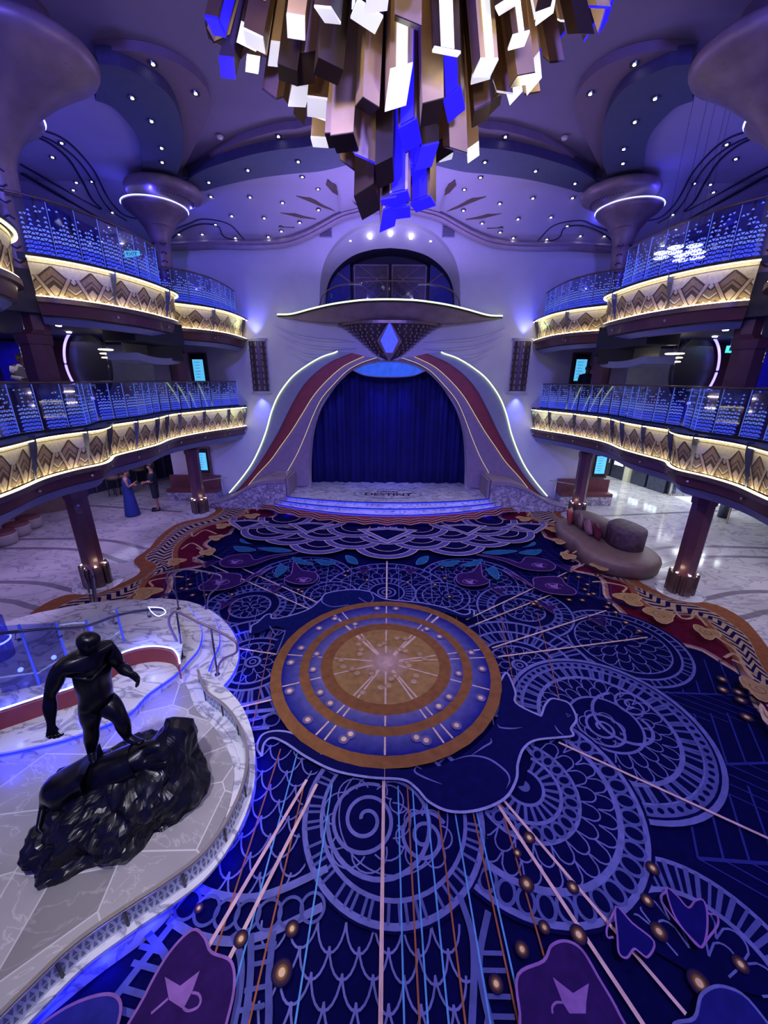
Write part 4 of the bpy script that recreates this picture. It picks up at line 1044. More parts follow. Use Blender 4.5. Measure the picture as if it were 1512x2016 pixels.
def prism(base, tip, w_, h_, roll, kind, cut, far=False):
    d = (tip-base); A, B, D = basis(d, roll)
    b = MB()
    prof = [(-w_/2, -h_/2), (w_/2, -h_/2), (w_/2, h_/2), (-w_/2, h_/2)]
    r0 = [base+A*x+B*y for x, y in prof]
    r1 = [tip+A*x+B*y+D*(cut*y/h_+cut*.5*x/w_) for x, y in prof]
    if far:
        rest.mi = random.choice((0, 1, 2)); rest.loft([r0, r1], cap=False); rest.mi = {'white': 3, 'end': 4, 'blue': 5}.get(kind, 2); rest.loft([r1, [p+D*.02 for p in r1]]); return
    b.loft([r0, r1], cap=False)
    o = rel(b.build('prism', random.choice(mB) if kind != 'tan' else mB[1]), ch)
    # luminous end
    if kind in ('white', 'end', 'blue'):
        mm = {'white': mW, 'end': mE, 'blue': mU}[kind]
        e0 = [p for p in r1]; e1 = [p+D*.02 for p in r1]
        e = MB(); e.loft([e0, e1]); oo = fixn(e.build('luminous_end', mm)); rel(oo, ch); oo.parent = o; oo.matrix_parent_inverse = Matrix.Identity(4)
        if kind != 'end':
            # luminous strip on the face toward the hall
            f = MB(); mid_ = (base+tip)/2; sides = [(0, 1), (1, 2), (2, 3), (3, 0)]
            sides.sort(key=lambda sd: -(((r0[sd[0]]+r0[sd[1]])/2-base).normalized().dot((CAM-mid_).normalized())))
            side = sides[0 if random.random() < .7 else 1]
            q = [r0[side[0]], r0[side[1]], r1[side[1]], r1[side[0]]]
            nn = (q[1]-q[0]).cross(q[3]-q[0]).normalized()
            if nn.dot((base+tip)/2-CAM) > 0: nn = -nn
            cmid = (q[0]+q[1])/2; g = random.uniform(.32, .6) if kind == 'white' else .7
            q2 = [q[0].lerp(q[1], .5-g/2), q[1].lerp(q[0], .5-g/2), q[2].lerp(q[3], .5-g/2), q[3].lerp(q[2], .5-g/2)]
            nf = (r0[side[0]]+r0[side[1]])/2-base; nf.normalize()
            f.loft([[p+nf*.004 for p in q2], [p+nf*.012 for p in q2]])
            oo = fixn(f.build('luminous_strip', mm)); oo.parent = o
    else:
        e = MB(); e.loft([r1, [p+D*.01 for p in r1]]); oo = e.build('end_cap', mB[2]); oo.parent = o
random.seed(11)
HUBZ = 11.6
rings_ = [(0.10, 5, 6.62, .24), (.34, 8, 6.80, .24), (.62, 12, 7.10, .22), (.92, 15, 7.32, .22), (1.22, 18, 7.58, .2), (1.52, 21, 7.82, .19), (1.80, 25, 8.08, .18), (2.05, 30, 8.30, .18), (2.28, 34, 8.48, .17)]
for ri, (r, n, zt0, w_) in enumerate(rings_):
    for i in range(n):
        a = 2*PI*(i+.5*(ri % 2)+random.uniform(-.12, .12))/n
        rr = r*random.uniform(.93, 1.07); zz = zt0+random.uniform(-.22, .25)
        tip = Vector((CH.x+rr*math.cos(a), CH.y+rr*math.sin(a), zz))
        hub = Vector((CH.x+rr*.45*math.cos(a), CH.y+rr*.42*math.sin(a), 10.1))
        front = math.sin(a) < .35
        u = random.random()
        if ri <= 1: kind = 'blue' if u < .62 else 'dark'
        elif ri == 2: kind = 'blue' if u < .35 else ('white' if u < .55 else 'tan')
        elif ri >= 6: kind = 'blue' if u < .35 else ('white' if u < .55 else 'dark')
        else: kind = 'white' if u < .46 else ('end' if u < .68 else ('tan' if u < .88 else 'dark'))
        prism(hub, tip, w_*random.uniform(.75, 1.1), w_*random.uniform(.6, .95), random.uniform(-.5, .5)+a*0, kind, random.uniform(-.18, .18), ri >= 3 and math.sin(a) > .08)
o = rel(rest.build('rear_prisms', mB+[mW, mE, mU]), ch); o['kind'] = 'stuff'
b = MB(); b.lathe((CH.x, CH.y, 0), [(1.3, 10.05), (1.3, 10.15)], 40); rel(b.build('ceiling_plate', MT['black']), ch)
for a in range(5):
    t = 2*PI*a/5+.3; lamp('POINT', (CH.x+1.75*math.cos(t), CH.y+1.75*math.sin(t), 7.35), 26, (1.0, .86, .66), .1)

#@@COLS
# ================================================================== COLUMNS
def octring(cx, cy, z, r, n=8, ry=None, rot=PI/8):
    return [Vector((cx+r*math.cos(rot+2*PI*i/n), cy+(ry or r)*math.sin(rot+2*PI*i/n), z)) for i in range(n)]
for s in (-1, 1):
    for cy, nm in ((7.95, 'near'), (13.18, 'far')):
        cx = s*6.80
        lab = 'tall maroon column with flared taupe capital, %s pair, %s side of the atrium' % (nm, SIDE[s])
        r = empty('column', lab, 'column', (cx, cy, 0), 'atrium columns')
        sh = -s*.12 if nm == 'near' else 0
        b = MB(); b.loft([octring(cx, cy, 0, .215), octring(cx, cy, 2.5, .215), octring(cx, cy, 3.4, .215), octring(cx, cy, 3.45, .27), octring(cx, cy, 5.3, .26), octring(cx+sh, cy, 5.45, .21), octring(cx+sh, cy, 6.0, .20)]); rel(b.build('shaft', MT['column']), r)
        for z, cr0 in ((2.15, .24), (5.2, .29)):
            b = MB(); b.loft([octring(cx, cy, z, cr0), octring(cx, cy, z+.16, cr0+.01), octring(cx, cy, z+.18, cr0-.02)]); rel(b.build('collar', MT['column']), r)
        # lit base brackets
        b = MB(); b.lathe((cx, cy, 0), [(.50, 0), (.50, .02), (.2, .03)], 24); rel(b.build('base_disc', MT['marble2']), r)
        for k in range(6):
            a = 2*PI*k/6+.3; b = MB()
            c = Vector((cx+.245*math.cos(a), cy+.245*math.sin(a), .26)); b.box(c, (.05, .20, .48), rz=a); b.box(c+Vector((.02*math.cos(a), .02*math.sin(a), 0)), (.05, .10, .54), rz=a)
            o = rel(b.build('base_bracket', MT['bronze']), r)
            b = MB(); b.box(c+Vector((-.01*math.cos(a), -.01*math.sin(a), .275)), (.025, .04, .01), rz=a); q = b.build('lamp', MT['lampw']); q.parent = o
        lamp('POINT', (cx-s*.30, cy-.22, .62), 1.0, (1, .8, .5), .04)
        # slim neck, ring dish and the big offset disc
        near = nm == 'near'; zd = 8.78 if near else 9.22; nx = cx+sh
        rings = []
        for i in range(9):
            t = i/8; rings.append(octring(nx-s*.06*t, cy, 6.0+2.3*t, .20+.05*t*t, 16, rot=0))
        b = MB(); b.loft(rings); rel(b.build('neck', MT['mauve_metal'], smooth=True), r)
        b = MB(); b.lathe((cx, cy+.1, 0), [(.22, zd-1.0), (.27, zd-.75), (.38, zd-.48), (.58, zd-.22), (.78, zd-.08), (.85, zd), (.84, zd+.04), (.4, zd+.05)], 40); rel(b.build('ring_dish', MT['mauve_metal'], smooth=True), r)
        ex, ey, rx, ry, zr = (s*5.78, 7.80, 1.12, .92, 9.28) if near else (s*6.42, 13.15, 1.0, .92, 9.56)
        sx0, sz0, sr0 = (nx-s*.04, 7.75, .22) if near else (cx-s*.10, 8.75, .30)
        rings = []
        for i in range(13):
            u = i/12; rr_ = u**2.3; q0 = u**1.5
            X = sx0+(ex-sx0)*q0; Y = cy+(ey-cy)*q0; Zz = sz0+(zr-.13-sz0)*u**(.85 if near else .8)
            rings.append([Vector((X+(sr0+(rx-.12-sr0)*rr_)*math.cos(2*PI*k/40), Y+(sr0+(ry-.10-sr0)*rr_)*math.sin(2*PI*k/40), Zz)) for k in range(40)])
        for f, dz in ((.96, -.09), (1.0, -.02), (1.01, .06), (.97, .13), (.88, .15), (.6, .22), (.5, 9.86-zr)):
            rings.append([Vector((ex+rx*f*math.cos(2*PI*k/40), ey+ry*f*math.sin(2*PI*k/40), zr+dz)) for k in range(40)])
        b = MB(); b.loft(rings); rel(b.build('disc_capital', MT['mauve_metal'], smooth=True), r)
        b = MB()
        for k in range(56):
            a = 2*PI*k/56; c = Vector((ex+(rx-.30)*math.cos(a), ey+(ry-.26)*math.sin(a), zr-.185)); b.box(c, (.10, .016, .02), R=Matrix.Rotation(a, 3, 'Z') @ Matrix.Rotation(-.25, 3, 'Y'))
        rel(b.build('fret', MT['slot']), r)
        b = MB()
        for fa in (-.62, .62):
            for k in range(11):
                z = 6.1+k*.22
                for sg in (-1, 1):
                    a = -PI/2+fa+sg*.17; t = (z-6)/2.3; rr_ = .205+.05*t*t
                    c = Vector((nx-s*.06*t+rr_*math.cos(a), cy+rr_*math.sin(a), z)); b.box(c, (.085, .014, .026), R=Matrix.Rotation(a+PI/2, 3, 'Z') @ Matrix.Rotation(sg*.6*(1 if k % 4 < 2 else -1), 3, 'Y'))
        rel(b.build('chevron_slot', MT['slot']), r)
        b = MB(); n = 60; b.tube([Vector((cx+.86*math.cos(2*PI*i/n), cy+.1+.86*math.sin(2*PI*i/n), zd+.045)) for i in range(n+1)], .014, 6); rel(b.build('light_ring', MT['led_bw'], smooth=True), r)
        for k in range(4):
            a = 2*PI*k/4+.4; lamp('POINT', (cx+.97*math.cos(a), cy+.1+.97*math.sin(a), zd+.12), 7, (.06, .06, 1.0), .03)
for i, (x, y) in enumerate([(-12.3, 13.3), (12.14, 13.28)]):
    b = MB(); b.lathe((x, y, 0), [(.16, 0), (.16, 2.5)], 16); tag(b.build('slim_column', MT['gun'], smooth=True), ['slim dark column in the shadow under the left deck', 'slim dark column beside brass bars under the right deck'][i], 'column')

#@@DECKS
# ================================================================== DECKS, FASCIAS, BALUSTRADES
def relief(P, z0, z1, s, b_off=0.0):
    """decorated frieze mapped on a plan curve P"""
    b = MB(); Lt = length(P); N = 400; Q = resample(P, N)
    def at(u, v, d):
        q = max(0, min(N-1.001, u/Lt*(N-1))); i = int(q); f = q-i
        p = Q[i].lerp(Q[min(i+1, N-1)], f); t = (Q[min(i+1, N-1)]-Q[i]); t.normalize(); nn = Vector((-t.y, t.x, 0))
        if nn.x*s > 0: nn = -nn
        lean = .10*v
        return Vector((p.x, p.y, z0+(z1-z0)*v))+nn*(d+lean)
    def shape(u0, pts, d, mi):
        b.mi = mi
        for t3 in tessellate_polygon([[Vector((x, y, 0)) for x, y in pts]]):
            st_ = [[(pts[i][0], pts[i][1]) for i in t3]]
            while st_:
                T3 = st_.pop(); es = sorted(((abs(T3[i][0]-T3[(i+1) % 3][0]), i) for i in range(3)), reverse=True)
                if es[0][0] > .10:
                    i = es[0][1]; p_, q_, r_ = T3[i], T3[(i+1) % 3], T3[(i+2) % 3]; m_2 = ((p_[0]+q_[0])/2, (p_[1]+q_[1])/2)
                    st_ += [[p_, m_2, r_], [m_2, q_, r_]]
                else: b.add([at(u0+x, y, d) for x, y in T3], [(0, 1, 2)])
    n = int(Lt/.08)+1; b.mi = 0
    vs = []; 
    for i in range(n+1):
        u = Lt*i/n; vs += [at(u, 0, 0), at(u, 1, 0)]
    b.add(vs, [(2*i, 2*i+1, 2*i+3, 2*i+2) for i in range(n)])
    W = .54; m_ = int(Lt/W); W = Lt/m_
    def lin(u0, p, q, w_, d, mi):
        p = Vector((p[0], p[1], 0)); q = Vector((q[0], q[1], 0)); t = (q-p).normalized(); nn = Vector((-t.y, t.x, 0))*w_/2
        # account for aspect
        shape(u0, [(p+nn)[:2], (q+nn)[:2], (q-nn)[:2], (p-nn)[:2]], d, mi)
    for k in range(m_):
        u0 = k*W
        shape(u0, [(0, .0), (0, .34), (W*.5, .80), (W, .34), (W, .0)], .006, 1)            # tan peak
        lin(u0, (0, .36), (W*.5, .84), .035, .010, 2); lin(u0, (W, .36), (W*.5, .84), .035, .010, 2)
        shape(u0, [(W*.30, .0), (W*.24, .36), (W*.5, .60), (W*.76, .36), (W*.70, 0)], .009, 2); shape(u0, [(W*.31, .0), (W*.27, .34), (W*.5, .56), (W*.73, .34), (W*.69, 0)], .0105, 1)
        shape(u0, [(W*.34, .0), (W*.30, .28), (W*.5, .47), (W*.70, .28), (W*.66, 0)], .012, 2)
        shape(u0, [(W*.37, .0), (W*.37, .2), (W*.5, .34), (W*.63, .2), (W*.63, 0)], .014, 3)
        lin(u0, (W*.10, .56), (W*.40, 0), .085, .016, 2); lin(u0, (W*.90, .56), (W*.60, 0), .085, .016, 2); lin(u0, (W*.10, .56), (W*.40, 0), .055, .020, 3); lin(u0, (W*.90, .56), (W*.60, 0), .055, .020, 3)   # straps
        lin(u0, (W*.0, .12), (W*.22, .30), .03, .012, 0); lin(u0, (W, .12), (W*.78, .30), .03, .012, 0)
        lin(u0, (W*.0, .08), (W*.25, .27), .02, .013, 2); lin(u0, (W, .08), (W*.75, .27), .02, .013, 2)
        for q in range(7):
            x = W*(.08+.14*q); shape(u0, [(x, .02), (x+.03, .05), (x+.05, .02), (x+.02, .0)], .02, 2 if q % 2 else 0)
    lin2 = [at(Lt*i/n, .90, .004) for i in range(n+1)]; b.mi = 2
    b.add([p for i in range(n+1) for p in (at(Lt*i/n, .895, .004), at(Lt*i/n, .91, .004))], [(2*i, 2*i+1, 2*i+3, 2*i+2) for i in range(n)])
    return b.build('frieze_panel', [MT['cream'], MT['tan'], MT['brown'], MT['strip']])

def glass_run(root, P, z0, z1, s, step=.45, side_off=.16):
    Lt = length(P); n = max(2, int(round(Lt/step))); Q = resample(P, n+1)
    for k in range(n):
        a, c = Q[k], Q[k+1]; d = (c-a); Lp = d.length; t = d/Lp; nn = Vector((-t.y, t.x, 0))
        if nn.x*s < 0: nn = -nn      # pointing away from the atrium
        a = a+nn*side_off; 
        b = MB(); g = .012
        def q(u, v, o=0): return a+t*(g+u*(Lp-2*g))+Vector((0, 0, z0+(z1-z0)*v))+nn*o
        b.mi = 0; b.add([q(0, 0), q(1, 0), q(1, 1), q(0, 1), q(0, 0, .012), q(1, 0, .012), q(1, 1, .012), q(0, 1, .012)], [(0, 1, 2, 3), (5, 4, 7, 6)])
        b.mi = 3; b.add([q(1, 0, -.002), q(1, 0, .014), q(1, 1, .014), q(1, 1, -.002), q(.985, 0, -.002), q(.985, 1, -.002)], [(0, 1, 2, 3), (4, 0, 3, 5)])
        rows = 13; sz = (z1-z0)/rows; cols = max(3, int(round(Lp/.125))); cw = 1/cols
        for r in range(rows):
            v = (r+.5)/rows
            fill = max(.48, .88-.45*v); keep = 1.0 if v < .55 else max(.12, 1-(v-.55)*2.0)
            for i in range(cols):
                for up_ in (1, -1):
                    if up_ == -1 and v > .55 and random.random() > .35: continue
                    if random.random() > keep: continue
                    cx_ = (i+.5+(.5 if up_ < 0 else 0))*cw; 
                    if cx_ > .97: continue
                    h_ = .5/rows*fill*.86; w2 = .5*cw*fill*.90
                    b.mi = 1 if v < .28 else 2
                    b.add([q(cx_-w2, v-up_*h_, -.003), q(cx_+w2, v-up_*h_, -.003), q(cx_, v+up_*h_, -.003)], [(0, 1, 2)])
        rel(b.build('glass_panel', [MT['glass'], MT['frit_lo'], MT['frit_hi'], MT['frit_hi']]), root)
    b = MB(); b.tube([p+Vector((s*side_off, 0, z1+.015)) for p in resample(P, 60)], .022, 8); rel(b.build('handrail', MT['bronze'], smooth=True), root)
    b = MB(); b.sweep([p+Vector((s*side_off, 0, z0)) for p in resample(P, 60)], [(-.03, -.06), (.03, -.06), (.03, .04), (-.03, .04)]); rel(fixn(b.build('base_shoe', MT['black'])), root)

def finshape(b, p, nn, z0, z1):
    """tapered dagger bracket"""
    t = Vector((-nn.y, nn.x, 0)); rings = []
    for v, w_, d in ((1.14, .012, .12), (1.06, .055, .14), (.8, .05, .15), (.3, .022, .07), (-.12, .008, .03)):
        c = p+Vector((0, 0, z0+(z1-z0)*v))+nn*(.02+.10*v)
        rings.append([c-t*w_, c+nn*d*.55, c+t*w_, c-nn*.03])
    b.loft(rings)

def deck_front(s, P, z0, z1, fins, label, zb, nearend=True):
    """frieze, light strips, trims; P plan curve (left-hand coordinates already mirrored)"""
    mid = P[len(P)//2]
    r = empty('balcony_front', label, 'balcony front', (mid.x, mid.y, z0))
    rel(relief(P, z0, z1, s), r)
    sg = -1 if s < 0 else 1
    # inward normal offsets: sweep uses left normal; compute sign
    d = P[1]-P[0]; ln = Vector((-d.y, d.x, 0)); inw = 1 if ln.x*s < 0 else -1
    Q = resample(P, 120)
    def sw(name, prof, m_):
        b = MB(); b.sweep(Q, [(inw*o, z) for o, z in prof]); rel(fixn(b.build(name, m_)), r)
    sw('top_nosing', [(-.25, z1+.02), (.19, z1+.02), (.20, z1+.06), (-.25, z1+.07)], MT['black'])
    sw('upper_light_strip', [(.145, z1-.004), (.178, z1-.004), (.178, z1+.012), (.145, z1+.012)], MT['led_warm'])
    sw('lower_light_strip', [(.04, z0-.03), (.085, z0-.03), (.085, z0-.016), (.04, z0-.016)], MT['led_warm'])
    sw('bronze_trim', [(-.25, z0-.12), (.10, z0-.12), (.10, z0-.035), (-.25, z0-.035)], MT['bronze'])
    sw('maroon_band', [(-.30, z0-.32), (-.02, z0-.32), (.03, z0-.12), (-.30, z0-.12)], MT['column'])
    sw('shadow_gap', [(-.30, z0-.35), (-.06, z0-.35), (-.06, z0-.32), (-.30, z0-.32)], MT['black'])
    sw('grey_soffit_band', [(-.35, zb), (-.20, zb), (-.08, z0-.35), (-.35, z0-.35)], MT['soffit'])
    Lt = length(P)
    for u in fins:
        q = resample(P, 200); i = min(198, int(u*199)); t = (q[i+1]-q[i]).normalized(); nn = Vector((-t.y, t.x, 0))*inw
        b = MB(); finshape(b, q[i], nn, z0, z1); rel(fixn(b.build('dagger_bracket', MT['gun'])), r)
        b = MB(); c = q[i]+nn*.03; b.lathe((c.x, c.y, z0-.22), [(.0, -.03), (.02, -.02), (.028, 0), (.02, .02), (0, .03)], 8); rel(b.build('stud', MT['chrome']), r)
    return r, Q, inw

P4 = [(-5.75, 2.6), (-5.72, 4.2), (-5.85, 5.5), (-6.12, 6.5), (-6.12, 7.2), (-5.98, 7.75), (-6.08, 8.15), (-6.33, 8.7), (-6.28, 9.6), (-6.28, 10.3), (-6.45, 11.2), (-6.45, 11.9), (-6.15, 13.2), (-5.75, 14.2), (-5.5, 14.93)]
P5a = [(-6.30, 7.66), (-6.05, 7.85), (-5.72, 8.3), (-5.45, 9.1), (-5.38, 10.0), (-5.45, 10.7), (-5.85, 11.1), (-6.45, 11.4)]
P5b = [(-6.35, 11.7), (-5.9, 12.0), (-5.45, 12.5), (-5.2, 13.2), (-5.15, 14.1), (-5.2, 14.93)]
P5c = [(-5.2, 3.2), (-5.1, 4.6), (-5.2, 5.6), (-5.42, 6.2), (-5.75, 6.6), (-6.15, 6.75), (-6.9, 6.75)]
for s in (-1, 1):
    T = (lambda P: [Vector((p[0], p[1], 0)) for p in P]) if s < 0 else (lambda P: [Vector((-p[0], p[1], 0)) for p in P])
    p4, p5a, p5b, p5c = [cr(T(P), 8) for P in (P4, P5a, P5b, P5c)]
    side = SIDE[s]
    deck_front(s, p4, 2.95, 3.60, [.10, .20, .305, .40, .475, .56, .63, .69, .75, .84, .93, .995], 'long wavy cream frieze front of the %s lower deck, lit by strips' % side, 2.42)
    deck_front(s, p5a, 6.0, 6.55, [.28, .62, .93], 'curved cream frieze front of the %s upper deck between the columns' % side, 5.55)
    deck_front(s, p5b, 6.0, 6.55, [.40, .93], 'short rounded frieze front of the %s upper deck beside the stage wall' % side, 5.55)
    deck_front(s, p5c, 6.0, 6.55, [.5, .85], 'frieze front of the %s upper deck nearest the viewer, partly cut by the frame' % side, 5.55)
    for P_, z0, z1, st, lab in ((p4, 3.66, 4.50, .45, 'lit blue glass balustrade with etched triangles along the %s lower deck' % side), (p5a, 6.62, 7.52, .45, 'lit blue glass balustrade between the columns on the %s upper deck' % side), (p5b, 6.62, 7.45, .45, 'lit blue glass balustrade beside the stage wall on the %s upper deck' % side), (p5c, 6.62, 7.52, .45, 'lit blue glass balustrade nearest the viewer on the %s upper deck' % side)):
        m_ = P_[len(P_)//2]; gr = empty('glass_balustrade', lab, 'balustrade', (m_.x, m_.y, z0)); glass_run(gr, P_, z0, z1, s, st)
    # slabs
    b = MB(); off = [Vector((p.x+s*.22, p.y, 0)) for p in resample(p4, 60)]
    poly_ = [(p.x, p.y) for p in off]+[(s*14, 14.95), (s*14, 2.6)]
    b.prism(poly_, 2.55, 3.45); struct(fixn(b.build('floor_lower_deck_'+side, MT['ceil'])))
    b = MB()
    pl = [(p.x+s*.22, p.y) for p in resample(p5c, 20)]+[(p.x+s*.22, p.y) for p in resample(p5a, 40)]+[(p.x+s*.22, p.y) for p in resample(p5b, 40)]+[(s*14, 14.95), (s*14, 3.2)]
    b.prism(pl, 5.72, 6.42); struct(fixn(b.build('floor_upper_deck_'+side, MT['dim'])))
    # outer walls
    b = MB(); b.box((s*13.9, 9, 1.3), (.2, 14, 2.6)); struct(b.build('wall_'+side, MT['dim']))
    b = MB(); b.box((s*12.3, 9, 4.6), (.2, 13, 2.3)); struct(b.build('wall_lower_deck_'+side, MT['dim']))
    b = MB(); b.box((s*9.2, 9.5, 7.7), (.15, 12, 2.55)); struct(b.build('wall_upper_deck_'+side, MT['bluewall']))
    b = MB()
    for k in range(9): b.box((s*9.1, 4.5+k*1.2, 7.7), (.03, .03, 2.5))
    b.box((s*9.1, 9.5, 8.05), (.04, 12, .05))
    struct(b.build('trim_upper_deck_'+side, MT['slot']))

#@@STAGE
# ================================================================== STAGE
st = empty('stage', 'pale marble stage with curved blue-lit steps below the curtain', 'stage', (0, 13.5, 0))
ZS = .52
def arcpts(y0, x1, y1, n=40):
    # symmetric arc through (0,y0) and (±x1,y1)
    k = (y1-y0)/(x1*x1); return [(x1*(-1+2*i/n), y0+k*(x1*(-1+2*i/n))**2) for i in range(n+1)]
f0 = arcpts(12.98, 3.75, 13.6)
b = MB(); b.prism(f0+[(3.75, 17.0), (-3.75, 17.0)], ZS-.13, ZS); rel(fixn(b.build('platform', MT['marble2'])), st)
for k in range(3):
    yy = 12.98-.30*(k+1); xx = 3.75+.30*(k+1); y2 = 13.55-.0*(k)
    z1 = ZS-.13*(k+1)
    fa = arcpts(yy, xx, y2+.06*k)
    b = MB(); b.prism(fa+[(xx, 14.6), (-xx, 14.6)], max(0, z1-.13), z1); rel(fixn(b.build('step', MT['marble2'])), st)
for k in range(4):
    yy = 12.98-.30*k-.012; xx = 3.75+.30*k; z1 = ZS-.13*k
    fa = [Vector((x, y, 0)) for x, y in arcpts(yy, xx, (13.6 if k == 0 else 13.55+.06*(k-1))-.012)]
    b = MB(); b.sweep(fa, [(-.012, z1-.05), (.0, z1-.05), (.0, z1-.03), (-.012, z1-.03)]); rel(fixn(b.build('light_strip', MT['led_blue'])), st)
    b = MB(); b.sweep(fa, [(-.02, z1-.025), (.01, z1-.025), (.01, z1+.002), (-.02, z1+.002)]); rel(fixn(b.build('dark_nosing', mat('navy_metal_%d' % k, (.03, .03, .22), .3, .5))), st)
for s in (-1, 1):
    # marble wing walls with taupe coping
    w_ = empty('marble_wing', 'veined marble wing wall with taupe coping, %s side of the stage' % SIDE[s], 'wing wall', (s*4.6, 13.5, 0), 'stage wing walls')
    prof = [(3.72, .0, 1.06), (4.1, 0, 1.05), (4.6, 0, .98), (5.1, 0, .80), (5.6, 0, .52), (6.1, 0, .28), (6.7, 0, .12)]
    pr = resample(cr([(x, 0, z) for x, _, z in prof], 5), 30)
    b = MB(); vs = []
    for p in pr:
        Yf = 13.45+.10*(p.x-3.72); vs += [(s*p.x, Yf, 0), (s*p.x, Yf, p.z), (s*p.x, 14.95, p.z), (s*p.x, 14.95, 0)]
    fs = []
    for i in range(len(pr)-1):
        a = 4*i; fs += [(a, a+1, a+5, a+4), (a+1, a+2, a+6, a+5), (a+2, a+3, a+7, a+6)]
    fs += [(0, 3, 2, 1), (4*len(pr)-4, 4*len(pr)-3, 4*len(pr)-2, 4*len(pr)-1)]
    b.add(vs, fs); rel(fixn(b.build('wall_body', MT['marble3'])), w_)
    b = MB(); rings = []
    for p in pr:
        Yf = 13.45+.10*(p.x-3.72); h_ = .16*max(.2, 1-(p.x-3.7)/3.4)
        rings.append([Vector((s*p.x, Yf-.05, p.z)), Vector((s*p.x, Yf-.05, p.z+h_)), Vector((s*p.x, Yf+.25, p.z+h_)), Vector((s*p.x, 14.9, p.z+h_)), Vector((s*p.x, 14.9, p.z))])
    b.loft(rings); rel(fixn(b.build('coping', MT['taupeband'])), w_)
    b = MB(); b.box((s*3.66, 14.1, .85), (.08, 1.1, .72)); rel(b.build('end_panel', MT['taupeband']), w_)
    rr = empty('handrail', 'thin steel handrail beside the stage wing on the %s' % SIDE[s], 'handrail', (s*7.0, 13.9, 0), 'thin handrails by the stage wings')
    b = MB(); b.tube([(s*6.2, 14.4, 1.02), (s*6.9, 14.0, .98), (s*7.3, 13.9, .95)], .02, 6); rel(b.build('rail', MT['chrome'], smooth=True), rr)
    for x, y in ((7.25, 13.9), (6.4, 14.3)):
        b = MB(); b.tube([(s*x, y, 0), (s*x, y, .98)], .016, 6); rel(b.build('post', MT['chrome'], smooth=True), rr)
b = MB(); b.tube([(-4.45, 14.2, 1.1), (-4.1, 13.9, 1.35), (-3.75, 13.9, 1.38), (-3.72, 13.9, .7)], .02, 6); tag(b.build('grab_rail', MT['chrome'], smooth=True), 'short bent steel rail behind the left stage wing', 'handrail')
# inlaid lettering on the stage floor
def text(body, loc, size, m_, parent, rot=(0, 0, 0), sx=1, ext=.002):
    c = bpy.data.curves.new('lettering', 'FONT'); c.body = body; c.size = size; c.extrude = ext; c.offset = .008*size/.4; c.align_x = 'CENTER'; c.align_y = 'CENTER'
    o = bpy.data.objects.new('lettering', c); COL.objects.link(o)
    bpy.context.view_layer.update(); dg = bpy.context.evaluated_depsgraph_get()
    me_ = bpy.data.meshes.new_from_object(o.evaluated_get(dg)); bpy.data.objects.remove(o)
    o = bpy.data.objects.new('lettering', me_); COL.objects.link(o); me_.materials.clear(); me_.materials.append(m_)
    o.location = loc; o.rotation_euler = rot; o.scale = (sx, 1, 1)
    if parent: rel(o, parent)
    return o
ins = empty('floor_inlay', 'dark lettered oval inlay reading DESTINY in the stage marble', 'inlay', (0, 14.0, ZS))
cI = (0, 14.05)
text('DESTINY', (0.02, 13.96, ZS+.003), .46, MT['text'], ins, sx=1.0)
text('Disney', (0.0, 14.36, ZS+.003), .26, MT['text'], ins, sx=1.2)
b = MB(); n = 60; b.sweep([Vector((1.28*math.cos(2*PI*i/n), 14.05+.62*math.sin(2*PI*i/n), ZS+.002)) for i in range(n)], [(-.012, 0), (.012, 0), (.012, .002), (-.012, .002)], closed=True); rel(fixn(b.build('oval_ring', MT['text'])), ins)
b = MB()
for s in (-1, 1): b.tube([(s*.75, 14.05, ZS+.002), (s*.9, 14.2, ZS+.002), (s*1.1, 14.12, ZS+.002)], .012, 4)
rel(b.build('flourish', MT['text']), ins)

#@@SIDES
# ================================================================== SIDE SPACES
# speakers slung under the upper deck
for s in (-1, 1):
    r = empty('loudspeaker_cluster', 'large black loudspeaker cluster under the upper deck by the %s far column' % SIDE[s], 'loudspeaker', (s*6.1, 10.6, 5.0))
    b = MB(); b.box((s*5.95, 10.2, 5.66), (.9, 1.5, .50), rz=s*.25); rel(b.build('upper_cabinet', MT['black']), r)
    b = MB(); b.box((s*6.45, 11.3, 5.45), (.9, 1.1, .75), rz=s*.35); rel(b.build('lower_cabinet', MT['black']), r)
    b = MB(); p0 = Vector((s*6.35, 10.75, 5.02)); R_ = Matrix.Rotation(s*.35, 3, 'Z')
    rg = []
    for i in range(13):
        t = -1+2*i/12; c = p0+Vector((0, t*.95, -.07*(1-t*t))); rg.append([c+Vector((-.38, 0, 0)), c+Vector((.38, 0, 0)), c+Vector((.38, 0, .16)), c+Vector((-.38, 0, .16))])
    b.loft(rg); rel(fixn(b.build('curved_cover', MT['greyband'])), r)
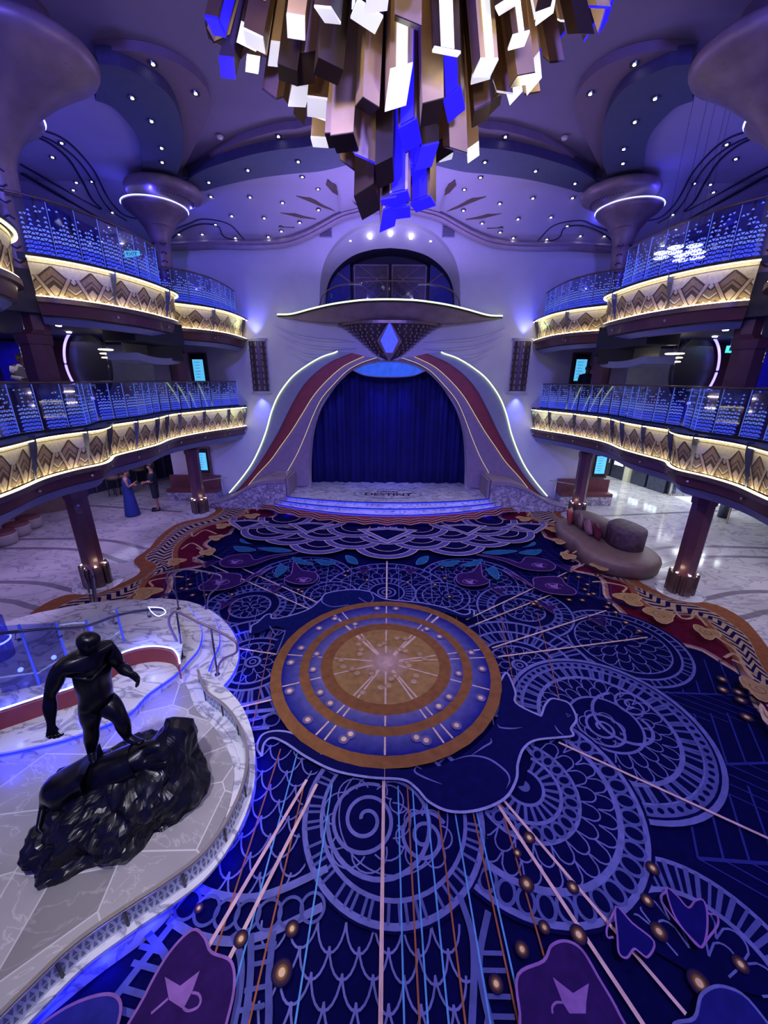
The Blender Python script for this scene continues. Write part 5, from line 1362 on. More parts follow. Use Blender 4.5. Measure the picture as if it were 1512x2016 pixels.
# portal rings, backdrop walls, pendants, deck people
for s in (-1, 1):
    cc = Vector((s*8.45, 11.4, 4.95)); r = empty('ring_portal', 'tall round portal rimmed with violet light on the %s lower deck' % SIDE[s], 'portal', cc)
    u = Vector((.55*s, -.83, 0)).normalized() if s > 0 else Vector((.55, .83, 0)).normalized()
    u = Vector((1, -s*(-.2), 0)).normalized()
    def rp(rad, a): return cc+u*rad*math.cos(a)+Vector((0, 0, rad*math.sin(a)*1.25))
    b = MB(); b.tube([rp(.72, PI/2-.15+s*-1*(-1)*0+PI*1.05*i/40) if s < 0 else rp(.72, PI/2+.15-PI*1.05*i/40) for i in range(41)], .03, 8); rel(b.build('light_arc', MT['led_violet'], smooth=True), r)
    b = MB(); b.tube([rp(.72, 2*PI*i/48) for i in range(49)], .022, 6); rel(b.build('dark_ring', MT['gun'], smooth=True), r)
    nrm = Vector((u.y, -u.x, 0)); 
    b = MB(); n = 40; b.loft([[rp(.70, 2*PI*i/n)+Vector((0, .15, 0)) for i in range(n)], [rp(.70, 2*PI*i/n)+Vector((0, .18, 0)) for i in range(n)]]); rel(b.build('dark_opening', MT['black']), r)
    # blue lit walls
    for k, (x, w_) in enumerate(((9.05, .7), (11.6, 1.8))):
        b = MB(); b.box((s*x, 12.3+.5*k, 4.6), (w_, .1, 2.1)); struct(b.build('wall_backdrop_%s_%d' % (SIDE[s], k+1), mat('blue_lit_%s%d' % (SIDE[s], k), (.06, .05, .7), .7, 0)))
    b = MB(); b.box((s*9.9, 12.9, 4.6), (3.6, .1, 2.2)); struct(b.build('wall_dark_%s' % SIDE[s], MT['column']))
    b = MB(); b.box((s*7.9, 12.4, 4.5), (1.5, .1, 2.1)); struct(b.build('wall_grey_%s' % SIDE[s], MT['greyband']))
    lamp('SPOT', (s*9.0, 11.4, 5.5), 22, (.08, .06, 1.0), .05, (s*9.05, 12.3, 4.2), 80)
    lamp('SPOT', (s*11.4, 11.2, 5.5), 24, (.08, .06, 1.0), .05, (s*11.6, 12.8, 4.2), 90)
    for k, (x, y, z) in enumerate(((7.55, 11.0, 5.32), (10.3, 10.6, 5.35), (7.25, 10.7, 5.30))):
        if s < 0 and k == 2: continue
        r = empty('pendant_lamp', 'stacked disc pendant lamp, %s, under the %s upper deck' % (['nearest the loudspeaker', 'behind the near column', 'small one beside the bigger'][k], SIDE[s]), 'pendant lamp', (s*x, y, 5.7), 'disc pendants under the %s deck' % SIDE[s])
        b = MB(); b.tube([(s*x, y, z), (s*x, y, 5.72)], .01, 6); rel(b.build('cord', MT['black']), r)
        for j in range(3):
            b = MB(); b.lathe((s*x, y, z-.10*j), [(0, -.02), (.16-.02*j, -.015), (.18-.02*j, 0), (.16-.02*j, .015), (0, .02)], 20); rel(b.build('glowing_disc', mat('pendant_glow_%s%d%d' % (SIDE[s], k, j), (1, .9, .7), .5, 0, 2.2, (1, .88, .62)), smooth=True), r)
    for k in range(6):
        b = MB(); b.lathe((0, 0, 0), [(0, -.01), (.05, -.01), (.06, .01), (0, .01)], 12); o = b.build('downlight', MT['lampw']); o.location = (s*(7.4+.8*(k % 3)), 9.4+1.3*(k//3)+.3*(k % 2), 5.70)
        tag(o, 'small downlight in the low ceiling under the %s upper deck, %s of six' % (SIDE[s], ['first nearest', 'second nearest', 'third nearest', 'fourth', 'fifth', 'farthest'][k]), 'downlight', 'low ceiling downlights under the %s upper deck' % SIDE[s])
    # bar-top counters behind the lower balustrade
    r = empty('counter', 'low counter with white lit edge behind the %s lower balustrade' % SIDE[s], 'counter', (s*7.2, 8.3, 3.45))
    b = MB(); b.box((s*7.6, 8.9, 3.93), (.35, 2.0, .95)); rel(b.build('cabinet', MT['mauve_metal']), r)
    b = MB(); b.box((s*7.52, 8.9, 4.43), (.5, 2.1, .05)); rel(b.build('worktop', MT['marble2']), r)
    for z in (4.05, 4.3):
        b = MB(); b.box((s*7.41, 8.8, z), (.02, 1.2, .02)); rel(b.build('light_line', MT['lampw']), r)
for k, q in enumerate(((1303, 498), (1330, 487), (1342, 503), (1367, 484), (1373, 498))):
    p = py(*q, 9.6); r = empty('pendant_lamp', 'glowing stacked disc pendant seen through the right upper balustrade, %s' % ['leftmost', 'second from left', 'middle', 'second from right', 'rightmost'][k], 'pendant lamp', p, 'disc pendants above the right upper deck')
    b = MB(); b.tube([p, Vector((p.x, p.y, 9.88))], .003, 5); rel(b.build('cord', MT['black']), r)
    for j in range(2):
        b = MB(); b.lathe((p.x, p.y, p.z-.09*j), [(0, -.015), (.13, -.012), (.15, 0), (.13, .012), (0, .015)], 20); rel(b.build('glowing_disc', emis('pendant_disc_%d%d' % (k, j), (1, .9, .75), 2.5), smooth=True), r)
for s, x, y, z, lab in ((1, 9.05, 9.1, 8.1, 'green exit sign over the right upper deck'), (-1, 7.9, 13.6, 8.2, 'green exit sign behind the left far column'), (1, 9.2, 11.2, 5.45, 'green exit sign under the right upper deck')):
    r = empty('exit_sign', lab, 'exit sign', (s*x, y, z))
    b = MB(); b.box((s*x, y, z), (.46, .03, .17)); rel(b.build('lit_plate', MT['exit']), r)
    rel(text('EXIT', (s*x, y-.02, z), .13, MT['text'], None, rot=(PI/2, 0, 0), sx=1.3), r)
    b = MB(); b.box((s*x, y, z+.18), (.3, .02, .22)); rel(b.build('bracket', MT['gun']), r)

# right hall doors beyond the deck
HA, HB = Vector((12.12, 16.2, 0)), Vector((11.05, 21.6, 0)); HD = (HB-HA).normalized(); HN = Vector((-HD.y, HD.x, 0)); HR = math.atan2(HD.y, HD.x)
b = MB(); c = (HA+HB)/2-HN*.14; b.box((c.x, c.y, 1.3), ((HB-HA).length+.4, .12, 2.6), rz=HR); struct(b.build('wall_right_hall', MT['gun']))
b = MB(); b.box((9.4, 22.3, 1.3), (4, .2, 2.6)); struct(b.build('wall_hall_end', MT['gun']))
b = MB(); b.box((10.5, 18.8, 2.62), (7, 7.2, .1)); struct(b.build('ceiling_hall', MT['ceil']))
for k, (ta, tb, nm) in enumerate(((.02, .20, 'nearest the bright doorway'), (.21, .37, 'second from the bright doorway'), (.45, .61, 'just beyond the pale pilaster'), (.62, .78, 'second beyond the pale pilaster'), (.80, .97, 'farthest along the hall'))):
    c = HA.lerp(HB, (ta+tb)/2); wd = (HB-HA).length*(tb-ta)-.06
    r = empty('hall_door', 'grey panelled hall door with lit window panes, %s' % nm, 'door', c, 'hall doors on the right')
    b = MB(); b.box(c+Vector((0, 0, 1.1)), (wd, .08, 2.2), rz=HR); rel(b.build('leaf', MT['gun']), r)
    for j in range(3):
        b = MB(); b.box(c+HD*(j-1)*wd*.25+HN*.045+Vector((0, 0, .82)), (wd*.20, .03, .30), rz=HR); rel(b.build('window_pane', mat('daylit_pane_%d%d' % (k, j), (.8, .9, .95), .4, 0, 1.8, (.8, .95, 1.0))), r)
b = MB(); c = HA.lerp(HB, .41); b.box(c+Vector((0, 0, 1.2)), (.3, .28, 2.4), rz=HR); struct(b.build('trim_pilaster', MT['cream']))
r = empty('glass_door', 'open steel framed glass door at the end of the hall doors', 'door', (12.4, 16.0, 0))
b = MB()
for x in (12.12, 12.72): b.box((x, 16.05, 1.05), (.05, .05, 2.1))
b.box((12.42, 16.05, .04), (.6, .05, .08)); b.box((12.42, 16.05, 2.08), (.6, .05, .06)); rel(b.build('frame', MT['chrome']), r)
b = MB(); b.box((12.42, 16.05, 1.05), (.55, .012, 2.0)); rel(b.build('glass_pane', MT['glass']), r)
b = MB(); b.box((13.0, 15.25, .01), (1.6, 1.2, .02)); o = b.build('threshold_mat', mat('white_runner', (.85, .88, .88), .6)); tag(o, 'bright pale floor mat in the right doorway', 'mat')
for k, (x, y) in enumerate(((11.77, 13.27), (11.76, 12.64))):
    b = MB(); b.tube([(x, y, 0), (x, y, 2.5)], .025, 8); tag(b.build('brass_bar', mat('brass_%d' % k, (.6, .45, .25), .3, .9)), 'thin vertical brass bar %s the slim column under the right deck' % ['left of', 'in front of'][k], 'bar')

# left: bar counter and stools
r = empty('bar_counter', 'long dark curved bar counter in the shadow beyond the left deck', 'bar counter', (-12.2, 17, 0))
P_ = resample(cr([(-13.3, 13.6, 0), (-12.7, 15.3, 0), (-11.8, 17.5, 0), (-10.6, 19.5, 0)], 6), 30)
b = MB(); b.sweep(P_, [(-.25, 0), (.25, 0), (.25, 1.05), (-.25, 1.05)]); rel(fixn(b.build('body', MT['dim'])), r)
b = MB(); b.sweep(P_, [(-.35, 1.05), (.35, 1.05), (.35, 1.11), (-.35, 1.11)]); rel(fixn(b.build('worktop', MT['bronze'])), r)
b = MB()
for i in range(2, 28, 2): b.box(P_[i]+Vector((.26, -.2, .55)), (.03, .03, 1.0))
rel(b.build('slat', MT['mauve_metal']), r)
b = MB(); b.box((-10.5, 20.3, 1.3), (8, .2, 2.6)); struct(b.build('wall_left_hall', MT['dim']))
b = MB(); b.box((-14.8, 17, 1.3), (.2, 8, 2.6)); struct(b.build('wall_left_hall_side', MT['dim']))
b = MB(); b.box((-11.6, 17.7, 2.62), (7, 5.4, .1)); struct(b.build('ceiling_left_hall', MT['dim']))
b = MB(); b.box((-8.0, 17.7, 1.3), (.2, 5.2, 2.6)); b.box((8.0, 19.3, 1.3), (.2, 8.4, 2.6)); struct(b.build('wall_hall_inner', MT['wall']))
lamp('AREA', (-11, 15.2, 2.5), 18, (.6, .55, 1.0), 1, (-11, 15.5, 0), sizey=3)
for k, q in enumerate(((194, 990), (218, 985), (252, 968), (272, 962))):
    p = pz(*q, 0); r = empty('bar_stool', 'tan upholstered round bar stool, %s along the bar' % ['nearest', 'second', 'third', 'farthest'][k], 'stool', (p.x, p.y+1.0, 0), 'bar stools')
    x, y = p.x, p.y+1.0
    b = MB(); b.lathe((x, y, 0), [(0, .68), (.24, .70), (.27, .76), (.22, .82), (0, .83)], 20); rel(b.build('seat', MT['sofa'], smooth=True), r)
    b = MB(); b.lathe((x, y, 0), [(.27, .78), (.29, 1.02), (.25, 1.02), (.24, .80)], 20, a0=.3, a1=PI-.3); rel(b.build('backrest', MT['sofa'], smooth=True), r)
    for j in range(4):
        a = PI/4+j*PI/2; b = MB(); b.tube([(x+.16*math.cos(a), y+.16*math.sin(a), .69), (x+.22*math.cos(a), y+.22*math.sin(a), 0)], .015, 6); rel(b.build('leg', MT['black']), r)
# poufs
for k, (q, lab) in enumerate((((4, 1074), 'nearest the frame edge, cut off'), ((32, 1056), 'the middle one'), ((56, 1041), 'the farthest one'))):
    p = pz(*q, 0); x, y = p.x, p.y+.1
    r = empty('pouf', 'round pale pouf with oxblood top on the left marble, %s' % lab, 'pouf', (x, y, 0), 'poufs on the left')
    b = MB(); b.lathe((x, y, 0), [(.0, 0), (.27, .01), (.31, .08), (.325, .31), (.30, .34), (0, .34)], 32); rel(b.build('base', mat('pouf_bouclé'.replace('é', 'e')+str(k), (.34, .29, .30), .8), smooth=True), r)
    b = MB(); b.lathe((x, y, 0), [(.30, .33), (.32, .36), (.29, .40), (.16, .42), (0, .42)], 32); rel(b.build('cushion_top', MT['leather'], smooth=True), r)
p = pz(20, 1022, 0); b = MB(); b.box((p.x+.15, p.y+.55, .25), (2.2, .7, .5), rz=.8); tag(b.build('banquette', MT['sofa']), 'low taupe banquette behind the poufs', 'banquette')

# sofa
r = empty('island_sofa', 'curved taupe leather island sofa with a velvet wrapped back on the carpet edge', 'sofa', (6.1, 9.9, 0))
so = cr([(5.32, 11.4), (5.12, 10.6), (5.22, 9.9), (5.15, 9.35), (5.30, 8.85), (5.75, 8.5), (6.3, 8.42), (6.8, 8.7), (7.0, 9.3), (6.85, 10.1), (6.75, 10.8), (6.5, 11.5), (6.0, 11.85), (5.6, 11.75)], 5, True)
cx = Vector((6.05, 10.1, 0))
b = MB(); rg = []
for f, z in ((.97, .0), (.97, .06), (1.0, .08), (1.02, .34), (1.0, .41), (.95, .45), (.85, .46)): rg.append([cx+(p-cx)*f+Vector((0, 0, z)) for p in so])
b.loft(rg); rel(fixn(b.build('seat_base', MT['sofa'], smooth=True)), r)
bk = cr([(5.85, 11.2), (5.85, 10.6), (6.0, 10.1), (6.05, 9.7)], 5)
b = MB(); rg = []
cc = [(5.72, 11.25), (5.95, 11.4), (6.25, 11.1), (6.45, 10.4), (6.6, 9.9), (6.1, 9.75), (5.95, 10.2), (5.75, 10.7)]
cs = cr(cc, 5, True); cm = Vector((6.1, 10.5, 0))
for f, z in ((1, .44), (1, .80), (.96, .85), (.8, .87)): rg.append([cm+(p-cm)*f+Vector((0, 0, z)) for p in cs])
b.loft(rg); rel(fixn(b.build('backrest', MT['cream' if False else 'sofa'], smooth=True)), r)
b = MB(); rg = []
cs = cr([(5.98, 9.75), (6.0, 9.35), (6.25, 9.1), (6.6, 9.15), (6.78, 9.5), (6.7, 10.0), (6.5, 10.25), (6.1, 10.0)], 5, True); cm = Vector((6.38, 9.65, 0))
for f, z in ((1, .44), (1.03, .9), (1.0, .98), (.9, 1.0)): rg.append([cm+(p-cm)*f+Vector((0, 0, z)) for p in cs])
b.loft(rg); rel(fixn(b.build('velvet_end', MT['sofa2'], smooth=True)), r)
def cushion(loc, size, rot, m_, label):
    b = MB(); n = 10; w_, t_ = size
    vs = []; fs = []
    for sgn in (1, -1):
        for i in range(n+1):
            for j in range(n+1):
                u, v = -1+2*i/n, -1+2*j/n
                th = t_*.5*((1-u*u)*(1-v*v))**.45
                pinch = 1-.07*(1-abs(u*v))
                vs.append((u*w_/2*pinch, sgn*th, v*w_/2*pinch))
    N_ = (n+1)**2
    for k_ in range(2):
        for i in range(n):
            for j in range(n):
                a = k_*N_+i*(n+1)+j; f = (a, a+1, a+n+2, a+n+1); fs.append(f if k_ else tuple(reversed(f)))
    b.add(vs, fs); o = b.build('cushion', m_, smooth=True); o.location = loc; o.rotation_euler = rot
    return tag(o, label, 'cushion', 'cushions on the island sofa')
cushion((5.62, 11.2, .70), (.50, .18), (-.25, .1, .9), MT['maroon'], 'square maroon cushion at the far end of the sofa')
cushion((5.72, 10.75, .70), (.46, .18), (-.25, .6, 1.1), MT['sofa'], 'taupe cushion between two maroon ones on the sofa')
cushion((5.70, 10.25, .69), (.46, .18), (-.3, .5, 1.3), mat('dusty_rose', (.36, .16, .18), .7), 'dusty rose cushion standing on its corner on the sofa')
cushion((5.80, 9.95, .70), (.44, .2), (-.3, .1, 1.2), mat('wine_velvet', (.14, .01, .03), .8), 'dark wine cushion beside the velvet sofa end')

# ================================================================== PEOPLE
def skinned(name, V, Eg, m_, sub=2, parent=None, root=0):
    me_ = bpy.data.meshes.new(name); me_.from_pydata([v[0] for v in V], Eg, []); me_.materials.append(m_)
    o = bpy.data.objects.new(name, me_); COL.objects.link(o)
    md = o.modifiers.new('skin', 'SKIN'); md.use_smooth_shade = True
    sk = me_.skin_vertices[0].data if me_.skin_vertices else None
    if sk is None:
        bpy.context.view_layer.objects.active = o; sk = me_.skin_vertices[0].data
    for i, v in enumerate(V):
        r_ = v[1]; sk[i].radius = r_ if isinstance(r_, tuple) else (r_, r_)
    sk[root].use_root = True
    ss = o.modifiers.new('sub', 'SUBSURF'); ss.levels = sub; ss.render_levels = sub
    if parent: o.parent = parent
    return o

def figure(J, h, bulk=1.0, mus=1.0):
    """J: joint dict of world points. returns vertices with radii and edges of one continuous body"""
    k = h/1.75*bulk; V = []; E_ = []; ix = {}
    def add(nm, p, r_, par=None):
        ix[nm] = len(V); V.append((Vector(p), r_))
        if par: E_.append((ix[par], ix[nm]))
    L = lambda a, b_, t: Vector(J[a]).lerp(Vector(J[b_]), t)
    add('pelvis', J['pelvis'], (.135*k, .11*k)); add('waist', L('pelvis', 'chest', .45), (.125*k, .095*k), 'pelvis')
    add('chest', J['chest'], (.155*k, .115*k), 'waist'); add('upch', L('chest', 'neck', .55), (.12*k, .09*k), 'chest'); add('neck', J['neck'], .055*k, 'upch'); 
    hd = Vector(J['head'])-Vector(J['neck']); 
    add('jaw', Vector(J['neck'])+hd*.42, (.062*k, .070*k), 'neck'); add('head', J['head'], (.085*k, .098*k), 'jaw'); add('crown', Vector(J['head'])+hd.normalized()*.07*k, (.062*k, .072*k), 'head')
    for s_ in ('l', 'r'):
        if mus > 1: add('lat'+s_, L('chest', 'sh'+s_, .5)+Vector((0, 0, -.06)), .07*k, 'chest')
        add('sh'+s_, J['sh'+s_], .062*k*mus, 'upch'); add('ua'+s_, L('sh'+s_, 'el'+s_, .45), .055*k*mus**.8, 'sh'+s_); add('el'+s_, J['el'+s_], .040*k, 'ua'+s_)
        add('fa'+s_, L('el'+s_, 'wr'+s_, .35), .044*k*mus**.8, 'el'+s_); add('wr'+s_, J['wr'+s_], .026*k, 'fa'+s_)
        d = (Vector(J['wr'+s_])-Vector(J['el'+s_])).normalized(); side = d.cross(Vector(J.get('face', (0, -1, 0)))); 
        if side.length < .2: side = d.cross(Vector((0, 0, 1)))
        side.normalize(); 
        palm = Vector(J['wr'+s_])+d*.06*k; add('pa'+s_, palm, (.036*k, .034*k) if mus > 1 else (.034*k, .020*k), 'wr'+s_)
        curl = Vector(J.get('curl'+s_, J.get('face', (0, -1, 0)))).normalized(); fist = J.get('fist', .5)
        for q, (o_, ln) in enumerate(((-.030, .065), (-.010, .078), (.010, .073), (.029, .058))):
            b0 = palm+side*o_*k+d*.025*k; b1 = b0+(d*(1-fist*.5)+curl*fist*.6).normalized()*ln*.55*k; b2 = b1+(d*(.7-fist*1.1)+curl*.9).normalized()*ln*.5*k
            add('f%d%s' % (q, s_), b0, .0105*k, 'pa'+s_); add('g%d%s' % (q, s_), b1, .0095*k, 'f%d%s' % (q, s_)); add('h%d%s' % (q, s_), b2, .008*k, 'g%d%s' % (q, s_))
        tl = .35 if mus > 1 else 1.0; t0 = Vector(J['wr'+s_])+d*.04*k-side*.026*k; add('t0'+s_, t0, .012*k, 'pa'+s_); add('t1'+s_, t0+(d*.8-side*.35*tl+curl*.4).normalized()*.045*k*tl, .0105*k, 't0'+s_); add('t2'+s_, t0+(d*.8-side*.1+curl*.6).normalized()*.075*k*tl, .009*k, 't1'+s_)
        add('hip'+s_, J['hip'+s_], .095*k, 'pelvis'); add('th'+s_, L('hip'+s_, 'kn'+s_, .45), .082*k*mus**.5, 'hip'+s_); add('kn'+s_, J['kn'+s_], .055*k, 'th'+s_)
        add('ca'+s_, L('kn'+s_, 'an'+s_, .35), .056*k*mus**.6, 'kn'+s_); add('an'+s_, J['an'+s_], .034*k, 'ca'+s_)
        fd = Vector(J['toe'+s_])-Vector(J['an'+s_]); add('ft'+s_, Vector(J['an'+s_])+fd*.5+Vector((0, 0, -.015*k)), (.040*k, .030*k), 'an'+s_); add('toe'+s_, J['toe'+s_], (.036*k, .018*k), 'ft'+s_)
    return V, E_
def standing(x, y, z, h, face, arms):
    """face: unit xy direction"""
    f = Vector((face[0], face[1], 0)).normalized(); sd_ = Vector((-f.y, f.x, 0)); o = Vector((x, y, z)); k = h/1.75
    P = lambda a, b_, c: o+sd_*a*k+f*b_*k+Vector((0, 0, c*k))
    J = dict(pelvis=P(0, 0, .95), chest=P(0, -.01, 1.28), neck=P(0, 0, 1.49), head=P(0, .02, 1.63), face=f)
    for s_, g in (('l', 1), ('r', -1)):
        J['sh'+s_] = P(.17*g, -.01, 1.42); J['hip'+s_] = P(.09*g, 0, .90); J['kn'+s_] = P(.10*g, .02, .50); J['an'+s_] = P(.10*g, -.02, .08); J['toe'+s_] = P(.12*g, .17, .025)
        e, w_ = arms[s_]; J['el'+s_] = P(*e); J['wr'+s_] = P(*w_)
    return J, P
def face_bits(root, J, k, m_skin, m_hair, long_hair=False, f=None, bald=False):
    hd = Vector(J['head']); f = Vector(J['face']).normalized(); sd_ = Vector((-f.y, f.x, 0)); up = Vector((0, 0, 1))
    b = MB()
    nz = hd+f*.098*k; b.loft([[nz+up*.03*k-sd_*.006*k, nz+up*.03*k+sd_*.006*k, nz+up*.03*k-f*.01*k], [nz+f*.02*k-up*.01*k-sd_*.014*k, nz+f*.02*k-up*.01*k+sd_*.014*k, nz-up*.015*k-f*.01*k]])
    for g in (() if bald else (-1, 1)): b.box(hd+sd_*g*.086*k-f*.005*k, (.02*k, .03*k, .055*k), R=Matrix((sd_, f, up)).transposed())
    rel(b.build('nose_and_ears', m_skin), root)
    for g in (-1, 1): b = MB(); b.box(hd+f*.094*k+sd_*g*.032*k+up*.02*k, (.022*k, .008*k, .010*k), R=Matrix((sd_, f, up)).transposed()); rel(b.build('eye', m_hair), root)
    b = MB(); b.box(hd+f*.088*k-up*.045*k, (.04*k, .008*k, .008*k), R=Matrix((sd_, f, up)).transposed()); rel(b.build('mouth', m_hair), root)
    if bald: return
    b = MB(); rg = []
    for i in range(8):
        t = i/7; z = -.03+.145*t if not long_hair else -.16+.275*t; rr = .101*math.sqrt(max(.02, 1-((z-.015)/.108)**2)) if z > -.03 else .10
        rg.append([hd+up*z*k+f*(-.018+.0)*k+(sd_*math.cos(a)*rr*.95+f*(math.sin(a)*rr*(1.0 if math.sin(a) < 0 or z > .05 else .35)))*k for a in [2*PI*j/16 for j in range(16)]])
    b.loft(rg); rel(b.build('hair', m_hair, smooth=True), root)
def shell_cloth(name, rows, P, m_, root, n=20):
    b = MB(); b.loft([[P(rx*math.cos(2*PI*j/n)+cx_, ry*math.sin(2*PI*j/n)+cy_, z) for j in range(n)] for z, rx, ry, cx_, cy_ in rows], cap=False)
    o = rel(b.build(name, m_, smooth=True), root); return o
def sleeve(name, J, s_, t1, m_, root, k, r0=.075, r1=.06):
    a, b_ = Vector(J['sh'+s_]), Vector(J['el'+s_]); c = Vector(J['wr'+s_]); pts = [a, a.lerp(b_, .5), b_] if t1 > .5 else [a, a.lerp(b_, t1)]
    if t1 > 1: pts += [b_.lerp(c, .5), b_.lerp(c, t1-1)]
    n = len(pts); b = MB(); b.tube(pts, [(r0+(r1-r0)*i/(n-1))*k for i in range(n)], 12); rel(b.build(name, m_, smooth=True), root)

# woman in the long blue dress
p = pz(262, 1014, 0); wx, wy = p.x, p.y
root = empty('person', 'person in a long sleeveless blue dress with folded arms on the left marble floor', 'person', (wx, wy, 0))
J, P = standing(wx, wy, 0, 1.63, (.85, .5), {'l': ((.22, .06, 1.14), (-.02, .22, 1.17)), 'r': ((-.22, .06, 1.14), (.06, .24, 1.21))})
V, Eg = figure(J, 1.63, .98); rel(skinned('body', V, Eg, MT['skin']), root)
face_bits(root, J, .93, MT['skin'], MT['hair'])
shell_cloth('dress', [(0.03, .30, .26, 0, 0), (.25, .27, .24, 0, 0), (.6, .23, .20, 0, 0), (.95, .20, .16, 0, 0), (1.10, .17, .14, 0, 0), (1.28, .19, .155, 0, 0), (1.40, .16, .12, 0, 0), (1.455, .09, .08, 0, 0)], P, MT['dress'], root)
# man in black shirt and shorts
p = pz(312, 1004, 0); mx, my = p.x, p.y
root = empty('person', 'person in black t-shirt and shorts facing the blue dress on the left marble floor', 'person', (mx, my, 0))
J, P = standing(mx, my, 0, 1.74, (-.85, -.45), {'l': ((.24, .0, 1.14), (.06, .24, 1.10)), 'r': ((-.24, .0, 1.14), (-.04, .26, 1.06))})
V, Eg = figure(J, 1.74); rel(skinned('body', V, Eg, MT['skin']), root)
face_bits(root, J, 1.0, MT['skin'], MT['hair'])
shell_cloth('t_shirt', [(.86, .19, .145, 0, 0), (1.05, .175, .14, 0, 0), (1.28, .20, .15, 0, 0), (1.40, .19, .12, 0, 0), (1.48, .09, .08, 0, 0)], P, MT['navy'], root)
for s_ in 'lr': sleeve('sleeve', J, s_, .85, MT['navy'], root, 1.0, .085, .07)
for g in (1, -1): shell_cloth('shorts_leg', [(.50, .095, .105, .10*g, 0), (.75, .11, .12, .09*g, 0), (.95, .12, .14, .07*g, 0)], P, MT['navy'], root)
for g in (1, -1):
    b = MB(); c = P(.11*g, .07, .035); b.box(c, (.10, .27, .07), rz=math.atan2(-.45, -.85)-PI/2); rel(b.build('shoe', MT['black']), root)
# server on the left lower deck
q = py(50, 745, 11.0); sx_, sy_ = q.x, q.y
root = empty('person', 'person in white shirt and grey vest touching their chin on the left lower deck', 'person', (sx_, sy_, 3.45))
J, P = standing(sx_, sy_, 3.45, 1.76, (.6, -.8), {'l': ((.25, .05, 1.12), (.05, .22, 1.45)), 'r': ((-.24, .0, 1.14), (-.02, .22, 1.10))})
V, Eg = figure(J, 1.76); rel(skinned('body', V, Eg, MT['skin_dark']), root)
face_bits(root, J, 1.0, MT['skin_dark'], MT['hair'])
shell_cloth('shirt', [(.86, .19, .145, 0, 0), (1.05, .18, .14, 0, 0), (1.28, .20, .15, 0, 0), (1.40, .19, .12, 0, 0), (1.48, .09, .08, 0, 0)], P, MT['white_cloth'], root)
shell_cloth('vest', [(.84, .20, .155, 0, 0), (1.05, .19, .15, 0, 0), (1.28, .205, .16, 0, -.002), (1.42, .13, .125, 0, 0)], P, MT['olive'], root)
shell_cloth('trousers', [(.05, .14, .12, 0, 0), (.6, .17, .13, 0, 0), (.92, .19, .145, 0, 0)], P, MT['navy'], root)
for s_ in 'lr': sleeve('sleeve', J, s_, 1.85, MT['white_cloth'], root, 1.0, .085, .05)
# person on the right lower deck
q = py(1156, 738, 13.9); sx_, sy_ = q.x, q.y
root = empty('person', 'person in dark uniform standing beside the screen on the right lower deck', 'person', (sx_, sy_, 3.45))
J, P = standing(sx_, sy_, 3.45, 1.68, (-.3, -1), {'l': ((.24, .03, 1.12), (.10, .22, 1.02)), 'r': ((-.24, .03, 1.12), (-.10, .22, 1.02))})
V, Eg = figure(J, 1.68); rel(skinned('body', V, Eg, MT['skin_dark']), root)
face_bits(root, J, .96, MT['skin_dark'], MT['hair'])
shell_cloth('jacket', [(.80, .20, .155, 0, 0), (1.05, .18, .145, 0, 0), (1.28, .20, .155, 0, 0), (1.40, .19, .125, 0, 0), (1.48, .09, .08, 0, 0)], P, MT['navy'], root)
shell_cloth('trousers', [(.05, .14, .12, 0, 0), (.6, .17, .13, 0, 0), (.92, .19, .145, 0, 0)], P, MT['navy'], root)
for s_ in 'lr': sleeve('sleeve', J, s_, 1.9, MT['navy'], root, .96, .085, .05)

#@@LANDING
# ================================================================== LANDING, STEPS, SCULPTURE
def Z(lst, z): return [pz(x, y, z) for x, y in lst]
curb = cr(Z([(418, 1352), (428, 1366), (448, 1382), (475, 1412), (494, 1450), (506, 1500), (503, 1560), (482, 1625), (442, 1690), (380, 1755), (300, 1842), (190, 1925), (80, 2016), (-30, 2100)], 0), 6)
railp = cr(Z([(390, 1322), (396, 1342), (408, 1366), (440, 1390), (468, 1425), (487, 1480), (481, 1540), (452, 1610), (400, 1683), (330, 1738), (251, 1789), (150, 1860), (60, 1945), (-30, 2035)], .50), 6)
inner3 = cr(Z([(371, 1192), (395, 1234), (392, 1272), (371, 1299), (344, 1327), (292, 1364), (251, 1405), (190, 1432), (130, 1453), (60, 1470), (0, 1482), (-80, 1492)], .45), 6)
r = empty('sculpture_landing', 'raised grey stone landing with white marble curb holding the bronze sculpture', 'landing', (-2.6, 3, 0))
base_poly = [(p.x, p.y) for p in curb]+[(-5.5, .8), (-7.5, 2.5), (-7.5, 4.2), (-4.0, 4.9), (-3.1, 5.1)]
b = MB(); b.prism(base_poly, 0, .28); rel(fixn(b.build('marble_base', MT['marble2'])), r)
edge = cr(Z([(350, 1338), (368, 1352), (385, 1395), (428, 1440), (457, 1500), (458, 1550), (438, 1618), (388, 1688), (318, 1745), (240, 1800), (140, 1875), (50, 1958), (-40, 2045)], .30), 6)
b = MB(); b.prism([(p.x, p.y) for p in edge]+[(-5.0, 1.0), (-7.2, 2.6), (-7.2, 4.0), (-3.5, 4.3)], .27, .306); rel(fixn(b.build('stone_paving', MT['tiles'])), r)
b = MB(); RP = resample(railp, 100); b.sweep([Vector((q.x, q.y, 0)) for q in RP], [(-.10, .28), (.06, .28), (.06, .31), (-.10, .31)]); rel(fixn(b.build('marble_curb', MT['marble2'])), r)
br = empty('low_barrier', 'low curved barrier of etched glass under a brushed metal rail around the sculpture landing', 'barrier', (-1.5, 3, .3))
b = MB(); b.sweep([Vector((q.x, q.y, 0)) for q in RP], [(-.016, .515), (.016, .515), (.019, .53), (.016, .542), (-.016, .542), (-.019, .53)]); rel(fixn(b.build('rail', MT['chrome'])), br)
